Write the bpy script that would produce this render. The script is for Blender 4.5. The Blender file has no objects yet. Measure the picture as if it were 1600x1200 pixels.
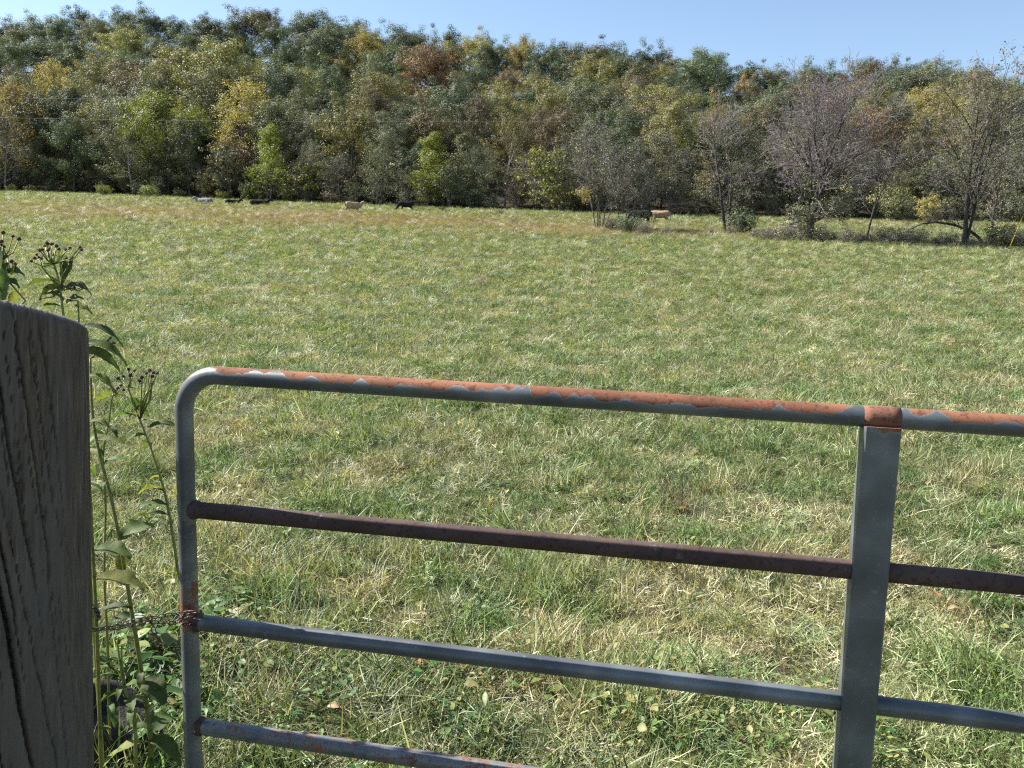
import bpy, math, random
import numpy as np
from mathutils import Vector, Matrix, noise as mnoise

# ------------------------------------------------------------------ camera, sky, sun
scene = bpy.context.scene
COL = scene.collection
R = math.radians
F = 1280.0            # focal length in pixels of a 1600 px wide frame
PITCH, ROLL, EYE = R(8.0), R(1.3), 1.6
_F = Vector((0, math.cos(PITCH), -math.sin(PITCH)))
_R0 = Vector((1, 0, 0)); _U0 = Vector((0, math.sin(PITCH), math.cos(PITCH)))
_R = _R0*math.cos(ROLL) + _U0*math.sin(ROLL)
_U = -_R0*math.sin(ROLL) + _U0*math.cos(ROLL)
CAM = Vector((0, 0, EYE))
cam_d = bpy.data.cameras.new('camera'); cam = bpy.data.objects.new('camera', cam_d); COL.objects.link(cam)
cam_d.sensor_width = 36.0; cam_d.lens = 36.0*F/1600.0
cam_d.clip_start = 0.05; cam_d.clip_end = 5000
M3 = Matrix((( _R.x, _U.x, -_F.x), (_R.y, _U.y, -_F.y), (_R.z, _U.z, -_F.z)))
cam.matrix_world = Matrix.Translation(CAM) @ M3.to_4x4()
scene.camera = cam

SUN_AZ, SUN_EL = R(-72), R(44)      # azimuth from +Y, negative = left of the view
sdir = Vector((math.sin(SUN_AZ)*math.cos(SUN_EL), math.cos(SUN_AZ)*math.cos(SUN_EL), math.sin(SUN_EL)))
w = bpy.data.worlds.new('World'); scene.world = w; w.use_nodes = True
nt = w.node_tree; bg = nt.nodes['Background']
sky = nt.nodes.new('ShaderNodeTexSky'); sky.sky_type = 'NISHITA'; sky.sun_disc = False
sky.sun_elevation = SUN_EL; sky.sun_rotation = SUN_AZ % (2*math.pi)
sky.air_density = 1.0; sky.dust_density = 0.3; sky.ozone_density = 1.0
nt.links.new(sky.outputs[0], bg.inputs[0]); bg.inputs[1].default_value = 0.07
sl = bpy.data.lights.new('sun', 'SUN'); so = bpy.data.objects.new('sun', sl); COL.objects.link(so)
sl.energy = 5.0; sl.angle = R(0.53); sl.color = (1.0, 0.955, 0.88)
so.rotation_euler = sdir.to_track_quat('Z', 'Y').to_euler()
so.location = sdir*300
scene.view_settings.view_transform = 'Standard'; scene.view_settings.look = 'None'
scene.view_settings.exposure = 1.5; scene.view_settings.gamma = 1.0

cy = scene.cycles; cy.use_denoising = False; cy.pixel_filter_type = 'BLACKMAN_HARRIS'; cy.filter_width = 1.2; cy.max_bounces = 5; cy.diffuse_bounces = 2; cy.glossy_bounces = 2; cy.transmission_bounces = 2; cy.transparent_max_bounces = 4
def ray(px, py):
    x = (px-800)/F; y = -(py-600)/F
    return _R*x + _U*y + _F
def at_depth(px, py, z): return CAM + ray(px, py)*z          # z = distance along the optical axis
def at_y(px, py, Y):
    d = ray(px, py); return CAM + d*(Y/d.y)
def project(P):
    v = Vector(P)-CAM; z = v.dot(_F)
    return 800+F*v.dot(_R)/z, 600-F*v.dot(_U)/z

# ------------------------------------------------------------------ terrain
def soft(a, k=5.0): return np.where(a/k > 30, a, k*np.log1p(np.exp(np.clip(a/k, -50, 30))))
def base_z(x, y):
    b = 0.1*(soft(y-21.0)) - 0.1*5*math.log1p(math.exp(-21/5))
    und = 0.05*np.sin(x*0.23+1.1)*np.sin(y*0.19) + 0.10*np.sin(x*0.061+0.4)*np.sin(y*0.045+1)*np.clip((y-8)/30, 0, 1)
    small = 0.014*np.sin(x*2.1+y*0.9)*np.sin(y*1.7-x*0.6) + 0.018*np.sin(x*5.3+y*2.9+1.5*np.sin(y*1.3))*np.sin(y*6.1-x*1.6+1.2*np.sin(x*1.7)) + 0.012*np.sin(x*9.7-y*4.1+2*np.sin(y*2.2))*np.sin(y*10.3+x*3.3)
    return b + und*np.clip((y-2)/8, 0, 1) + small
def hit_base(px, py, y0=1.5, y1=260.0):
    d = ray(px, py); prev = y0
    ys = np.geomspace(y0, y1, 600)
    zr = EYE + d.z/d.y*ys; zt = base_z(d.x/d.y*ys, ys)
    k = np.argmax(zr < zt) if (zr < zt).any() else len(ys)-1
    Y = ys[k]; return Vector((d.x/d.y*Y, Y, float(zt[k])))
EDGE = [(-700,280),(0,300),(150,304),(300,311),(500,319),(650,325),(850,331),(1000,337),(1200,340),(1600,351),(2200,366)]
_te = []; _ye = []
for px, py in EDGE:
    P = hit_base(px, py, 40, 230); _te.append(P.x/P.y); _ye.append(min(P.y, 185))
print('EDGE y', [round(v) for v in _ye])
SIL = [(-700,40),(0,30),(100,8),(200,8),(300,16),(430,8),(500,15),(600,40),(700,34),(850,55),(960,62),(1040,48),(1100,66),(1170,88),(1200,98),(1300,97),(1360,80),(1450,88),(1550,98),(1600,114),(2200,130)]
_ts = []; _ss = []
for px, py in SIL:
    d = ray(px, py); _ts.append(d.x/d.y); _ss.append(d.z/d.y)
def y_edge(t): return np.interp(t, _te, _ye)
def s_top(t): return np.interp(t, _ts, _ss)
def s_smooth(t): return (s_top(t-0.08)+s_top(t-0.04)+s_top(t)+s_top(t+0.04)+s_top(t+0.08))/5
HD = 128.0
def terrain(x, y):
    x = np.asarray(x, float); y = np.asarray(y, float)
    b = base_z(x, y)
    ys = np.maximum(y, 30.0); t = np.clip(x/ys, -1.4, 1.4)
    ye = y_edge(t)+4; yr = ye+HD
    ze = 0.1*(ye-21)
    zr = EYE + yr*s_smooth(t) - 19.0
    wv = np.clip((y-ye)/(yr-ye), 0, 1)
    ws = wv**1.12*(1-0.12*wv**3)/(0.88)
    hill = ze + (zr-ze)*np.minimum(ws, 1)
    hill = hill - np.clip(y-yr, 0, 900)*0.22
    hill = np.maximum(hill, -5)
    m = np.clip((y-ye+6)/6, 0, 1)
    return np.where(y > ye-6, b*(1-m)+np.where(y > ye, hill, b)*m, b)
def tz(x, y): return float(terrain(x, y))

# ------------------------------------------------------------------ object helpers
def tag(o, label=None, cat=None, group=None, kind=None):
    if label: o['label'] = label
    if cat: o['category'] = cat
    if group: o['group'] = group
    if kind: o['kind'] = kind
    return o
def thing(name, label, cat, loc=(0,0,0), rz=0.0, group=None, scale=(1,1,1)):
    o = bpy.data.objects.new(name, None); COL.objects.link(o); o.location = loc; o.rotation_euler = (0,0,rz); o.scale = scale
    o.empty_display_size = 0.2
    return tag(o, label, cat, group)
class MB:
    def __init__(s): s.v = []; s.f = []; s.a = []; s.b = []
    def add(s, vs, fs, a=0.5, b=0.0):
        k = len(s.v); s.v.extend(vs); s.f.extend([tuple(i+k for i in f) for f in fs])
        s.a.extend(a if hasattr(a, '__len__') else [a]*len(vs)); s.b.extend(b if hasattr(b, '__len__') else [b]*len(vs))
    def mesh(s, name, mat, smooth=True):
        me = bpy.data.meshes.new(name); me.from_pydata([tuple(v) for v in s.v], [], s.f)
        at = me.attributes.new('rnd', 'FLOAT', 'POINT'); at.data.foreach_set('value', np.array(s.a, np.float32))
        at = me.attributes.new('fac', 'FLOAT', 'POINT'); at.data.foreach_set('value', np.array(s.b, np.float32))
        if smooth: me.polygons.foreach_set('use_smooth', [True]*len(me.polygons))
        if mat: me.materials.append(mat)
        me.update(); return me
    def build(s, name, mat, parent=None, smooth=True):
        o = bpy.data.objects.new(name, s.mesh(name, mat, smooth)); COL.objects.link(o)
        if parent: o.parent = parent
        return o
def np_mesh(name, V, Fq, rnd, mat, smooth=False):
    """V (n,3), Fq (m,k) arrays, rnd per vertex"""
    me = bpy.data.meshes.new(name); n = len(V); m, k = Fq.shape
    me.vertices.add(n); me.vertices.foreach_set('co', V.astype(np.float32).ravel())
    me.loops.add(m*k); me.loops.foreach_set('vertex_index', Fq.astype(np.int32).ravel())
    me.polygons.add(m); me.polygons.foreach_set('loop_start', np.arange(0, m*k, k, dtype=np.int32))
    me.polygons.foreach_set('loop_total', np.full(m, k, np.int32))
    if smooth: me.polygons.foreach_set('use_smooth', np.ones(m, bool))
    at = me.attributes.new('rnd', 'FLOAT', 'POINT'); at.data.foreach_set('value', rnd.astype(np.float32))
    me.update(calc_edges=True); me.validate()
    if mat: me.materials.append(mat)
    return me
def tube(mb, pts, rad, n=6, a=0.5, b=0.0, cap=True, bfun=None):
    pts = [Vector(p) for p in pts]; vs = []; fs = []; av = []; bv = []
    t0 = (pts[1]-pts[0]).normalized(); up = Vector((0,0,1)) if abs(t0.z) < 0.9 else Vector((0,1,0))
    N = (up - t0*up.dot(t0)).normalized(); L = 0.0
    for i, p in enumerate(pts):
        if i: L += (p-pts[i-1]).length
        t = (pts[min(i+1, len(pts)-1)]-pts[max(i-1, 0)])
        t = t.normalized() if t.length > 1e-9 else t0
        N = (N - t*N.dot(t)); N = N.normalized() if N.length > 1e-6 else t.orthogonal().normalized()
        B = t.cross(N)
        r = rad[i] if hasattr(rad, '__len__') else rad
        for k in range(n):
            an = 2*math.pi*k/n; c = math.cos(an)
            q = p + (N*c + B*math.sin(an))*r
            vs.append(q); av.append(a); bv.append(bfun(L, (q-p).normalized(), q) if bfun else b)
    m = len(pts)
    for i in range(m-1):
        for k in range(n):
            k2 = (k+1) % n
            fs.append((i*n+k, i*n+k2, (i+1)*n+k2, (i+1)*n+k))
    if cap: fs.append(tuple(range(n-1, -1, -1))); fs.append(tuple((m-1)*n+k for k in range(n)))
    mb.add(vs, fs, av, bv)

# ------------------------------------------------------------------ material helpers
def new_mat(name):
    m = bpy.data.materials.new(name); m.use_nodes = True
    return m, m.node_tree, m.node_tree.nodes['Principled BSDF']
def N(nt, t, **kw):
    n = nt.nodes.new('ShaderNode'+t)
    for k, v in kw.items(): setattr(n, k, v)
    return n
def attr(nt, name, typ='GEOMETRY'):
    n = N(nt, 'Attribute', attribute_name=name); n.attribute_type = typ; return n
def noise_tex(nt, scale, detail=4, rough=0.6, coord=None, mapping=None):
    n = N(nt, 'TexNoise'); n.inputs['Scale'].default_value = scale; n.inputs['Detail'].default_value = detail; n.inputs['Roughness'].default_value = rough
    if coord is not None:
        if mapping:
            mp = N(nt, 'Mapping'); mp.inputs['Scale'].default_value = mapping; nt.links.new(coord, mp.inputs[0]); coord = mp.outputs[0]
        nt.links.new(coord, n.inputs['Vector'])
    return n
def ramp(nt, fac, stops, interp='LINEAR'):
    r = N(nt, 'ValToRGB'); r.color_ramp.interpolation = interp
    e = r.color_ramp.elements
    while len(e) > 1: e.remove(e[-1])
    e[0].position = stops[0][0]; e[0].color = (*stops[0][1], 1)
    for p, c in stops[1:]:
        x = e.new(p); x.color = (*c, 1)
    if fac is not None: nt.links.new(fac, r.inputs[0])
    return r
def mix(nt, fac, a, b, mode='MIX'):
    m = N(nt, 'Mix', data_type='RGBA', blend_type=mode)
    for i, v in ((0, fac), (6, a), (7, b)):
        if hasattr(v, 'links') or hasattr(v, 'is_output'): nt.links.new(v, m.inputs[i])
        elif isinstance(v, (int, float)): m.inputs[i].default_value = v
        else: m.inputs[i].default_value = (*v, 1)
    return m.outputs[2]
def math_(nt, op, a, b=0.0, clamp=False):
    m = N(nt, 'Math', operation=op, use_clamp=clamp)
    for i, v in enumerate((a, b)):
        if isinstance(v, (int, float)): m.inputs[i].default_value = v
        else: nt.links.new(v, m.inputs[i])
    return m.outputs[0]
def leafy_output(nt, bsdf, col, trans=0.35, tcol_gain=(1.25, 1.3, 0.6)):
    tr = N(nt, 'BsdfTranslucent'); mx = N(nt, 'MixShader'); out = nt.nodes['Material Output']
    tc = mix(nt, 1.0, col, tcol_gain, 'MULTIPLY')
    nt.links.new(tc, tr.inputs[0]); nt.links.new(col, bsdf.inputs['Base Color'])
    mx.inputs[0].default_value = trans
    nt.links.new(bsdf.outputs[0], mx.inputs[1]); nt.links.new(tr.outputs[0], mx.inputs[2]); nt.links.new(mx.outputs[0], out.inputs[0])
def leaf_mat(name, dark, light, accent=None, rough=0.6, trans=0.18, spec=0.25):
    m, nt, b = new_mat(name)
    a = attr(nt, 'rnd'); oi = N(nt, 'ObjectInfo')
    r = ramp(nt, a.outputs['Fac'], [(0, dark), (0.75, light), (1.0, accent or light)])
    hs = N(nt, 'HueSaturation')
    h = math_(nt, 'ADD', 0.475, math_(nt, 'MULTIPLY', oi.outputs['Random'], 0.035)); nt.links.new(h, hs.inputs['Hue'])
    v = math_(nt, 'ADD', 0.72, math_(nt, 'MULTIPLY', oi.outputs['Random'], 0.55)); nt.links.new(v, hs.inputs['Value'])
    nt.links.new(r.outputs[0], hs.inputs['Color'])
    b.inputs['Roughness'].default_value = rough; b.inputs['Specular IOR Level'].default_value = spec
    leafy_output(nt, b, hs.outputs[0], trans)
    return m
def bark_mat(name, c1, c2, scale=6):
    m, nt, b = new_mat(name)
    tc = N(nt, 'TexCoord'); n = noise_tex(nt, scale, 5, 0.7, tc.outputs['Object'], (1, 1, 0.25))
    r = ramp(nt, n.outputs['Fac'], [(0.3, c1), (0.7, c2)]); nt.links.new(r.outputs[0], b.inputs['Base Color'])
    b.inputs['Roughness'].default_value = 0.9; b.inputs['Specular IOR Level'].default_value = 0.2
    bp = N(nt, 'Bump'); bp.inputs['Strength'].default_value = 0.6; bp.inputs['Distance'].default_value = 0.02
    nt.links.new(n.outputs['Fac'], bp.inputs['Height']); nt.links.new(bp.outputs[0], b.inputs['Normal'])
    return m

LEAF = {
 'bluegreen':  leaf_mat('leaf_bluegreen', (0.058,0.076,0.046), (0.145,0.178,0.109), (0.210,0.243,0.158)),
 'darkgreen':  leaf_mat('leaf_darkgreen', (0.039,0.052,0.029), (0.102,0.129,0.068), (0.147,0.177,0.101)),
 'olive':      leaf_mat('leaf_olive', (0.069,0.074,0.039), (0.171,0.182,0.099), (0.223,0.223,0.126)),
 'yellowolive':leaf_mat('leaf_yellowolive', (0.110,0.107,0.042), (0.276,0.265,0.108), (0.374,0.325,0.124)),
 'yellowgreen':leaf_mat('leaf_yellowgreen', (0.095,0.112,0.026), (0.245,0.275,0.070), (0.38,0.37,0.11), trans=0.25),
 'yellow':     leaf_mat('leaf_yellow', (0.147,0.128,0.055), (0.331,0.283,0.122), (0.456,0.374,0.157), trans=0.4),
 'orange':     leaf_mat('leaf_orange', (0.108,0.077,0.042), (0.265,0.182,0.097), (0.366,0.244,0.121)),
 'rust':       leaf_mat('leaf_rust', (0.062,0.051,0.034), (0.159,0.127,0.079), (0.222,0.167,0.094)),
 'purple':     leaf_mat('leaf_purple', (0.079,0.060,0.047), (0.170,0.128,0.098), (0.204,0.150,0.105)),
 'greyolive':  leaf_mat('leaf_greyolive', (0.071,0.074,0.050), (0.158,0.163,0.108), (0.220,0.214,0.124)),
 'tan': leaf_mat('leaf_tan', (0.122,0.118,0.075), (0.291,0.279,0.184)),
 'paleyellow': leaf_mat('leaf_paleyellow', (0.237,0.232,0.115), (0.525,0.518,0.275), (0.651,0.626,0.339), trans=0.45),
}
BARK = bark_mat('bark_grey', (0.055,0.048,0.042), (0.16,0.145,0.13))
BARK_DARK = bark_mat('bark_dark', (0.028,0.024,0.021), (0.085,0.075,0.066))
BARK_PALE = bark_mat('bark_pale', (0.20,0.19,0.17), (0.42,0.40,0.37))
TWIG = bark_mat('twig_purple_grey', (0.115,0.096,0.098), (0.27,0.235,0.235), 3)

# ------------------------------------------------------------------ ground sheet
def make_ground():
    xs = np.unique(np.concatenate([np.linspace(-8, 8, 65), np.linspace(-60, 60, 121), np.linspace(-300, 300, 151), [-3000,-1600,-900,-600,-450,-370, 370,450,600,900,1600,3000]]))
    ys = np.unique(np.concatenate([np.linspace(0, 16, 65), np.linspace(16, 60, 89), np.linspace(60, 360, 201), [-2500,-1200,-500,-200,-90,-40,-18,-8,-4,-2, 380,420,500,650,900,1400,2200,3500]]))
    X, Y = np.meshgrid(xs, ys); Z = terrain(X, Y)
    nx, ny = len(xs), len(ys)
    V = np.stack([X.ravel(), Y.ravel(), Z.ravel()], 1)
    i = np.arange(ny-1)[:,None]*nx + np.arange(nx-1)[None,:]; i = i.ravel()
    Fq = np.stack([i, i+1, i+1+nx, i+nx], 1)
    t = np.clip(X/np.maximum(Y, 30), -1.4, 1.4); wood = np.clip((Y-y_edge(t)+1)/4, 0, 1)
    m, nt, b = new_mat('ground_soil_and_thatch')
    tc = N(nt, 'TexCoord'); P = tc.outputs['Object']
    n1 = noise_tex(nt, 35, 6, 0.7, P); n2 = noise_tex(nt, 1.3, 4, 0.6, P); n3 = noise_tex(nt, 0.25, 3, 0.6, P)
    c1 = ramp(nt, n1.outputs['Fac'], [(0.3, (0.016,0.016,0.008)), (0.5, (0.045,0.048,0.020)), (0.72, (0.11,0.10,0.05))])
    c2 = mix(nt, ramp(nt, n2.outputs['Fac'], [(0.4,(0,0,0)),(0.65,(1,1,1))]).outputs[0], c1.outputs[0], (0.10,0.085,0.045), 'MIX')
    wd = attr(nt, 'rnd'); litter = ramp(nt, n1.outputs['Fac'], [(0.3,(0.015,0.013,0.009)),(0.7,(0.055,0.042,0.026))])
    c3 = mix(nt, wd.outputs['Fac'], c2, litter.outputs[0])
    nt.links.new(c3, b.inputs['Base Color']); b.inputs['Roughness'].default_value = 0.95; b.inputs['Specular IOR Level'].default_value = 0.1
    bp = N(nt, 'Bump'); bp.inputs['Strength'].default_value = 0.8; bp.inputs['Distance'].default_value = 0.03
    nt.links.new(n1.outputs['Fac'], bp.inputs['Height']); nt.links.new(bp.outputs[0], b.inputs['Normal'])
    me = np_mesh('ground', V, Fq, wood.ravel(), m, True)
    o = bpy.data.objects.new('ground', me); COL.objects.link(o); tag(o, kind='structure')
make_ground()

# ------------------------------------------------------------------ grass (stuff, scattered tufts)
def blades(rng, n, rad, lmin, lmax, wmin, wmax, lean, seg=3, flat=False):
    """n curved tapering blades; returns V, F, rnd"""
    ang = rng.uniform(0, 2*np.pi, n); rr = rad*np.sqrt(rng.uniform(0, 1, n))
    bx, by = rr*np.cos(ang), rr*np.sin(ang)
    L = rng.uniform(lmin, lmax, n); W = rng.uniform(wmin, wmax, n)
    az = rng.uniform(0, 2*np.pi, n); th0 = rng.uniform(0.05, lean*0.6, n); bend = rng.uniform(0.2, lean, n)
    hx, hy = np.cos(az), np.sin(az); sa = az+np.pi/2+rng.normal(0, 0.5, n); sx, sy = np.cos(sa), np.sin(sa)
    px, py, pz = bx.copy(), by.copy(), np.full(n, -0.004)
    V = []; rnd = rng.uniform(0, 1, n)
    for k in range(seg+1):
        f = k/seg; w = W*(1-f**1.6)*0.5
        if k == seg: w = W*0.04
        V.append(np.stack([px-sx*w, py-sy*w, pz], 1)); V.append(np.stack([px+sx*w, py+sy*w, pz], 1))
        th = th0 + bend*(f+0.5/seg)
        st = L/seg; px = px+hx*np.sin(th)*st; py = py+hy*np.sin(th)*st; pz = np.maximum(pz+np.cos(th)*st, 0.004)
    V = np.stack(V, 1).reshape(-1, 3); m = 2*(seg+1)
    base = np.arange(n)[:,None]*m; Fq = []
    for k in range(seg): Fq.append(base+np.array([2*k, 2*k+1, 2*k+3, 2*k+2])[None,:])
    Fq = np.stack(Fq, 1).reshape(-1, 4)
    return V, Fq, np.repeat(rnd, m)
def broad(rng, n, rad, lmin, lmax, hmax):
    """small broad leaves on short stalks, each a 3x2 folded patch"""
    V = []; Fq = []; rn = []
    for i in range(n):
        a = rng.uniform(0, 2*np.pi); r0 = rad*np.sqrt(rng.uniform()); c = np.array([r0*np.cos(a), r0*np.sin(a), rng.uniform(0.01, hmax)])
        az = rng.uniform(0, 2*np.pi); L = rng.uniform(lmin, lmax); W = L*rng.uniform(0.4, 0.75); tl = rng.uniform(-0.5, 0.6)
        d = np.array([np.cos(az)*np.cos(tl), np.sin(az)*np.cos(tl), np.sin(tl)]); s = np.array([-np.sin(az), np.cos(az), rng.uniform(-.5,.5)])
        k0 = len(V); prof = [0.12, 0.8, 1.0, 0.7, 0.08]
        for j, pw in enumerate(prof):
            f = j/4; m = c + d*L*f + np.array([0,0,-0.25*L*f*f]); 
            for q in (-1, 0, 1): V.append(m + s*q*W*0.5*pw + np.array([0,0,abs(q)*0.12*W*pw]))
        for j in range(4):
            for q in range(2): Fq.append([k0+j*3+q, k0+j*3+q+1, k0+j*3+q+4, k0+j*3+q+3])
        rn += [rng.uniform()]*15
    return np.array(V), np.array(Fq), np.array(rn)
def grass_mat(name, green_stops, dry_stops, trans=0.3):
    m, nt, b = new_mat(name)
    a = attr(nt, 'rnd'); dry = attr(nt, 'dry', 'INSTANCER'); tone = attr(nt, 'tone', 'INSTANCER')
    g = ramp(nt, a.outputs['Fac'], green_stops); d = ramp(nt, a.outputs['Fac'], dry_stops)
    # which blades have gone dry depends on the blade and on the tuft
    wn = N(nt, 'TexWhiteNoise', noise_dimensions='1D'); nt.links.new(a.outputs['Fac'], wn.inputs['W'])
    sel = math_(nt, 'SUBTRACT', dry.outputs['Fac'], wn.outputs['Value'])
    sel = math_(nt, 'ADD', math_(nt, 'MULTIPLY', sel, 4.0), 0.5, True)
    c = mix(nt, sel, g.outputs[0], d.outputs[0])
    c = mix(nt, tone.outputs['Fac'], c, mix(nt, 1.0, c, (0.46,0.72,0.46), 'MULTIPLY'))
    brn = attr(nt, 'brown', 'INSTANCER'); c = mix(nt, brn.outputs['Fac'], c, (0.29,0.215,0.135))
    b.inputs['Roughness'].default_value = 0.5; b.inputs['Specular IOR Level'].default_value = 0.3
    leafy_output(nt, b, c, trans, (1.2,1.25,0.6))
    return m
GM = grass_mat('grass_blades', [(0,(0.026,0.042,0.015)),(0.35,(0.105,0.128,0.054)),(0.75,(0.315,0.325,0.165)),(1,(0.57,0.56,0.39))],
               [(0,(0.14,0.11,0.06)),(0.5,(0.45,0.38,0.225)),(1,(0.74,0.66,0.46))])
WM = grass_mat('broad_weed_leaves', [(0,(0.045,0.095,0.028)),(0.6,(0.105,0.175,0.055)),(1,(0.20,0.26,0.09))],
               [(0,(0.16,0.14,0.05)),(1,(0.36,0.31,0.12))], 0.25)
protos = bpy.data.collections.new('tuft_kinds')          # not linked to the scene: only instanced
wprotos = bpy.data.collections.new('weed_kinds')
def proto(name, parts, coll, mat):
    vs = []; fs = []; rs = []; k = 0
    for V, Fq, r in parts: vs.append(V); fs.append(Fq+k); rs.append(r); k += len(V)
    o = bpy.data.objects.new(name, np_mesh(name, np.concatenate(vs), np.concatenate(fs), np.concatenate(rs), mat)); coll.objects.link(o)
for i in range(5):
    rg = np.random.default_rng(10+i)
    if i < 3: parts = [blades(rg, 74, 0.095, 0.035, 0.085, 0.0022, 0.0052, 2.1), blades(rg, 18, 0.10, 0.04, 0.085, 0.0018, 0.0032, 2.6)]
    elif i == 3: parts = [blades(rg, 80, 0.10, 0.03, 0.080, 0.0014, 0.0032, 2.6), blades(rg, 24, 0.10, 0.03, 0.07, 0.002, 0.004, 1.6)]
    else: parts = [blades(rg, 70, 0.09, 0.07, 0.18, 0.0030, 0.0062, 1.9), blades(rg, 30, 0.12, 0.05, 0.12, 0.002, 0.0035, 2.4)]
    proto('tuft_%d' % i, parts, protos, GM)
for i in range(3):
    rg = np.random.default_rng(40+i)
    proto('weed_%d' % i, [broad(rg, 34 if i < 2 else 22, 0.11, 0.012, 0.032 if i < 2 else 0.045, 0.055), blades(rg, 16, .12, .05, .11, .002, .004, 2.2)], wprotos, WM)

def scatter(name, coll, pts, rot, scl, idx, fl, label, cat):
    me = bpy.data.meshes.new(name); me.vertices.add(len(pts)); me.vertices.foreach_set('co', pts.astype(np.float32).ravel())
    def A(n, t, d, key):
        a = me.attributes.new(n, t, 'POINT'); a.data.foreach_set(key, d.ravel())
    A('rot', 'FLOAT_VECTOR', rot.astype(np.float32), 'vector'); A('scl', 'FLOAT_VECTOR', scl.astype(np.float32), 'vector')
    A('idx', 'INT', idx.astype(np.int32), 'value')
    for k, v in fl.items(): A(k, 'FLOAT', v.astype(np.float32), 'value')
    o = bpy.data.objects.new(name, me); COL.objects.link(o); tag(o, label, cat, kind='stuff')
    g = bpy.data.node_groups.new(name+'_scatter', 'GeometryNodeTree')
    g.interface.new_socket('Geometry', in_out='INPUT', socket_type='NodeSocketGeometry')
    g.interface.new_socket('Geometry', in_out='OUTPUT', socket_type='NodeSocketGeometry')
    gi = g.nodes.new('NodeGroupInput'); go = g.nodes.new('NodeGroupOutput'); ip = g.nodes.new('GeometryNodeInstanceOnPoints')
    ci = g.nodes.new('GeometryNodeCollectionInfo'); ci.inputs['Collection'].default_value = coll
    ci.inputs['Separate Children'].default_value = True; ci.inputs['Reset Children'].default_value = True
    def na(n, t):
        x = g.nodes.new('GeometryNodeInputNamedAttribute'); x.data_type = t; x.inputs['Name'].default_value = n; return x.outputs['Attribute']
    er = g.nodes.new('FunctionNodeEulerToRotation')
    L = g.links.new; L(gi.outputs[0], ip.inputs['Points']); L(ci.outputs[0], ip.inputs['Instance'])
    ip.inputs['Pick Instance'].default_value = True
    L(na('idx', 'INT'), ip.inputs['Instance Index']); L(na('rot', 'FLOAT_VECTOR'), er.inputs[0]); L(er.outputs[0], ip.inputs['Rotation'])
    L(na('scl', 'FLOAT_VECTOR'), ip.inputs['Scale']); L(ip.outputs[0], go.inputs[0])
    md = o.modifiers.new('scatter', 'NODES'); md.node_group = g
    return o
def vnoise(x, y, s, seed=0.0):
    out = np.empty(len(x))
    for i in range(len(x)): out[i] = mnoise.noise(Vector((x[i]*s+seed, y[i]*s-seed, seed)))
    return out
def patch(x, y, px, py, rx, ry):
    """soft ellipse centred on the ground point seen at px,py (metres radii)"""
    P = hit_base(px, py); return np.exp(-((x-P.x)/rx)**2-((y-P.y)/ry)**2)
def dryness(x, y):
    n = vnoise(x, y, 0.45, 3.1)*0.45 + vnoise(x, y, 2.2, 8.3)*0.50 + vnoise(x, y, 6.0, 1.3)*0.40
    d = 0.33 + n
    d += 0.75*patch(x, y, 1350, 1130, 0.8, .9) + 0.42*patch(x, y, 1560, 780, 0.8, 1.8) + .35*patch(x, y, 1180, 1020, .5, .5) + 0.2*patch(x, y, 1080, 800, 1.2, 1.4)
    d += 0.18*patch(x, y, 420, 700, 1.2, 1.2) - 0.28*patch(x, y, 480, 1080, 0.7, 0.5) - 0.1*patch(x, y, 1550, 960, 0.3, .3)
    d += 0.05*np.clip((y-8)/12, 0, 1)-0.04*np.clip((y-30)/60, 0, 1)
    return np.clip(d, 0.03, 0.97)
def brownness(x, y):
    b = np.zeros(len(x))
    for px, py, rx, ry, k in ((560,346,34,13,.8),(330,335,26,15,.8),(760,352,20,9,.8),(900,360,14,7,.65),(60,325,30,25,.45),(960,368,10,5,.55),(870,338,10,4,.6),(1400,352,22,7,.35),(640,352,14,7,.5),(1000,364,10,5,.5)):
        b = np.maximum(b, k*patch(x, y, px, py, rx, ry))
    b *= np.clip(1.05+0.8*vnoise(x, y, 0.12, 5.0)+0.6*vnoise(x, y, 0.6, 2.0), 0, 1.3)
    b += 0.30*np.clip(vnoise(x, y, 0.5, 12.0)*2-0.35, 0, 1)*np.clip((y-9)/12, 0, 1)
    return np.clip(b, 0, 0.9)
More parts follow.
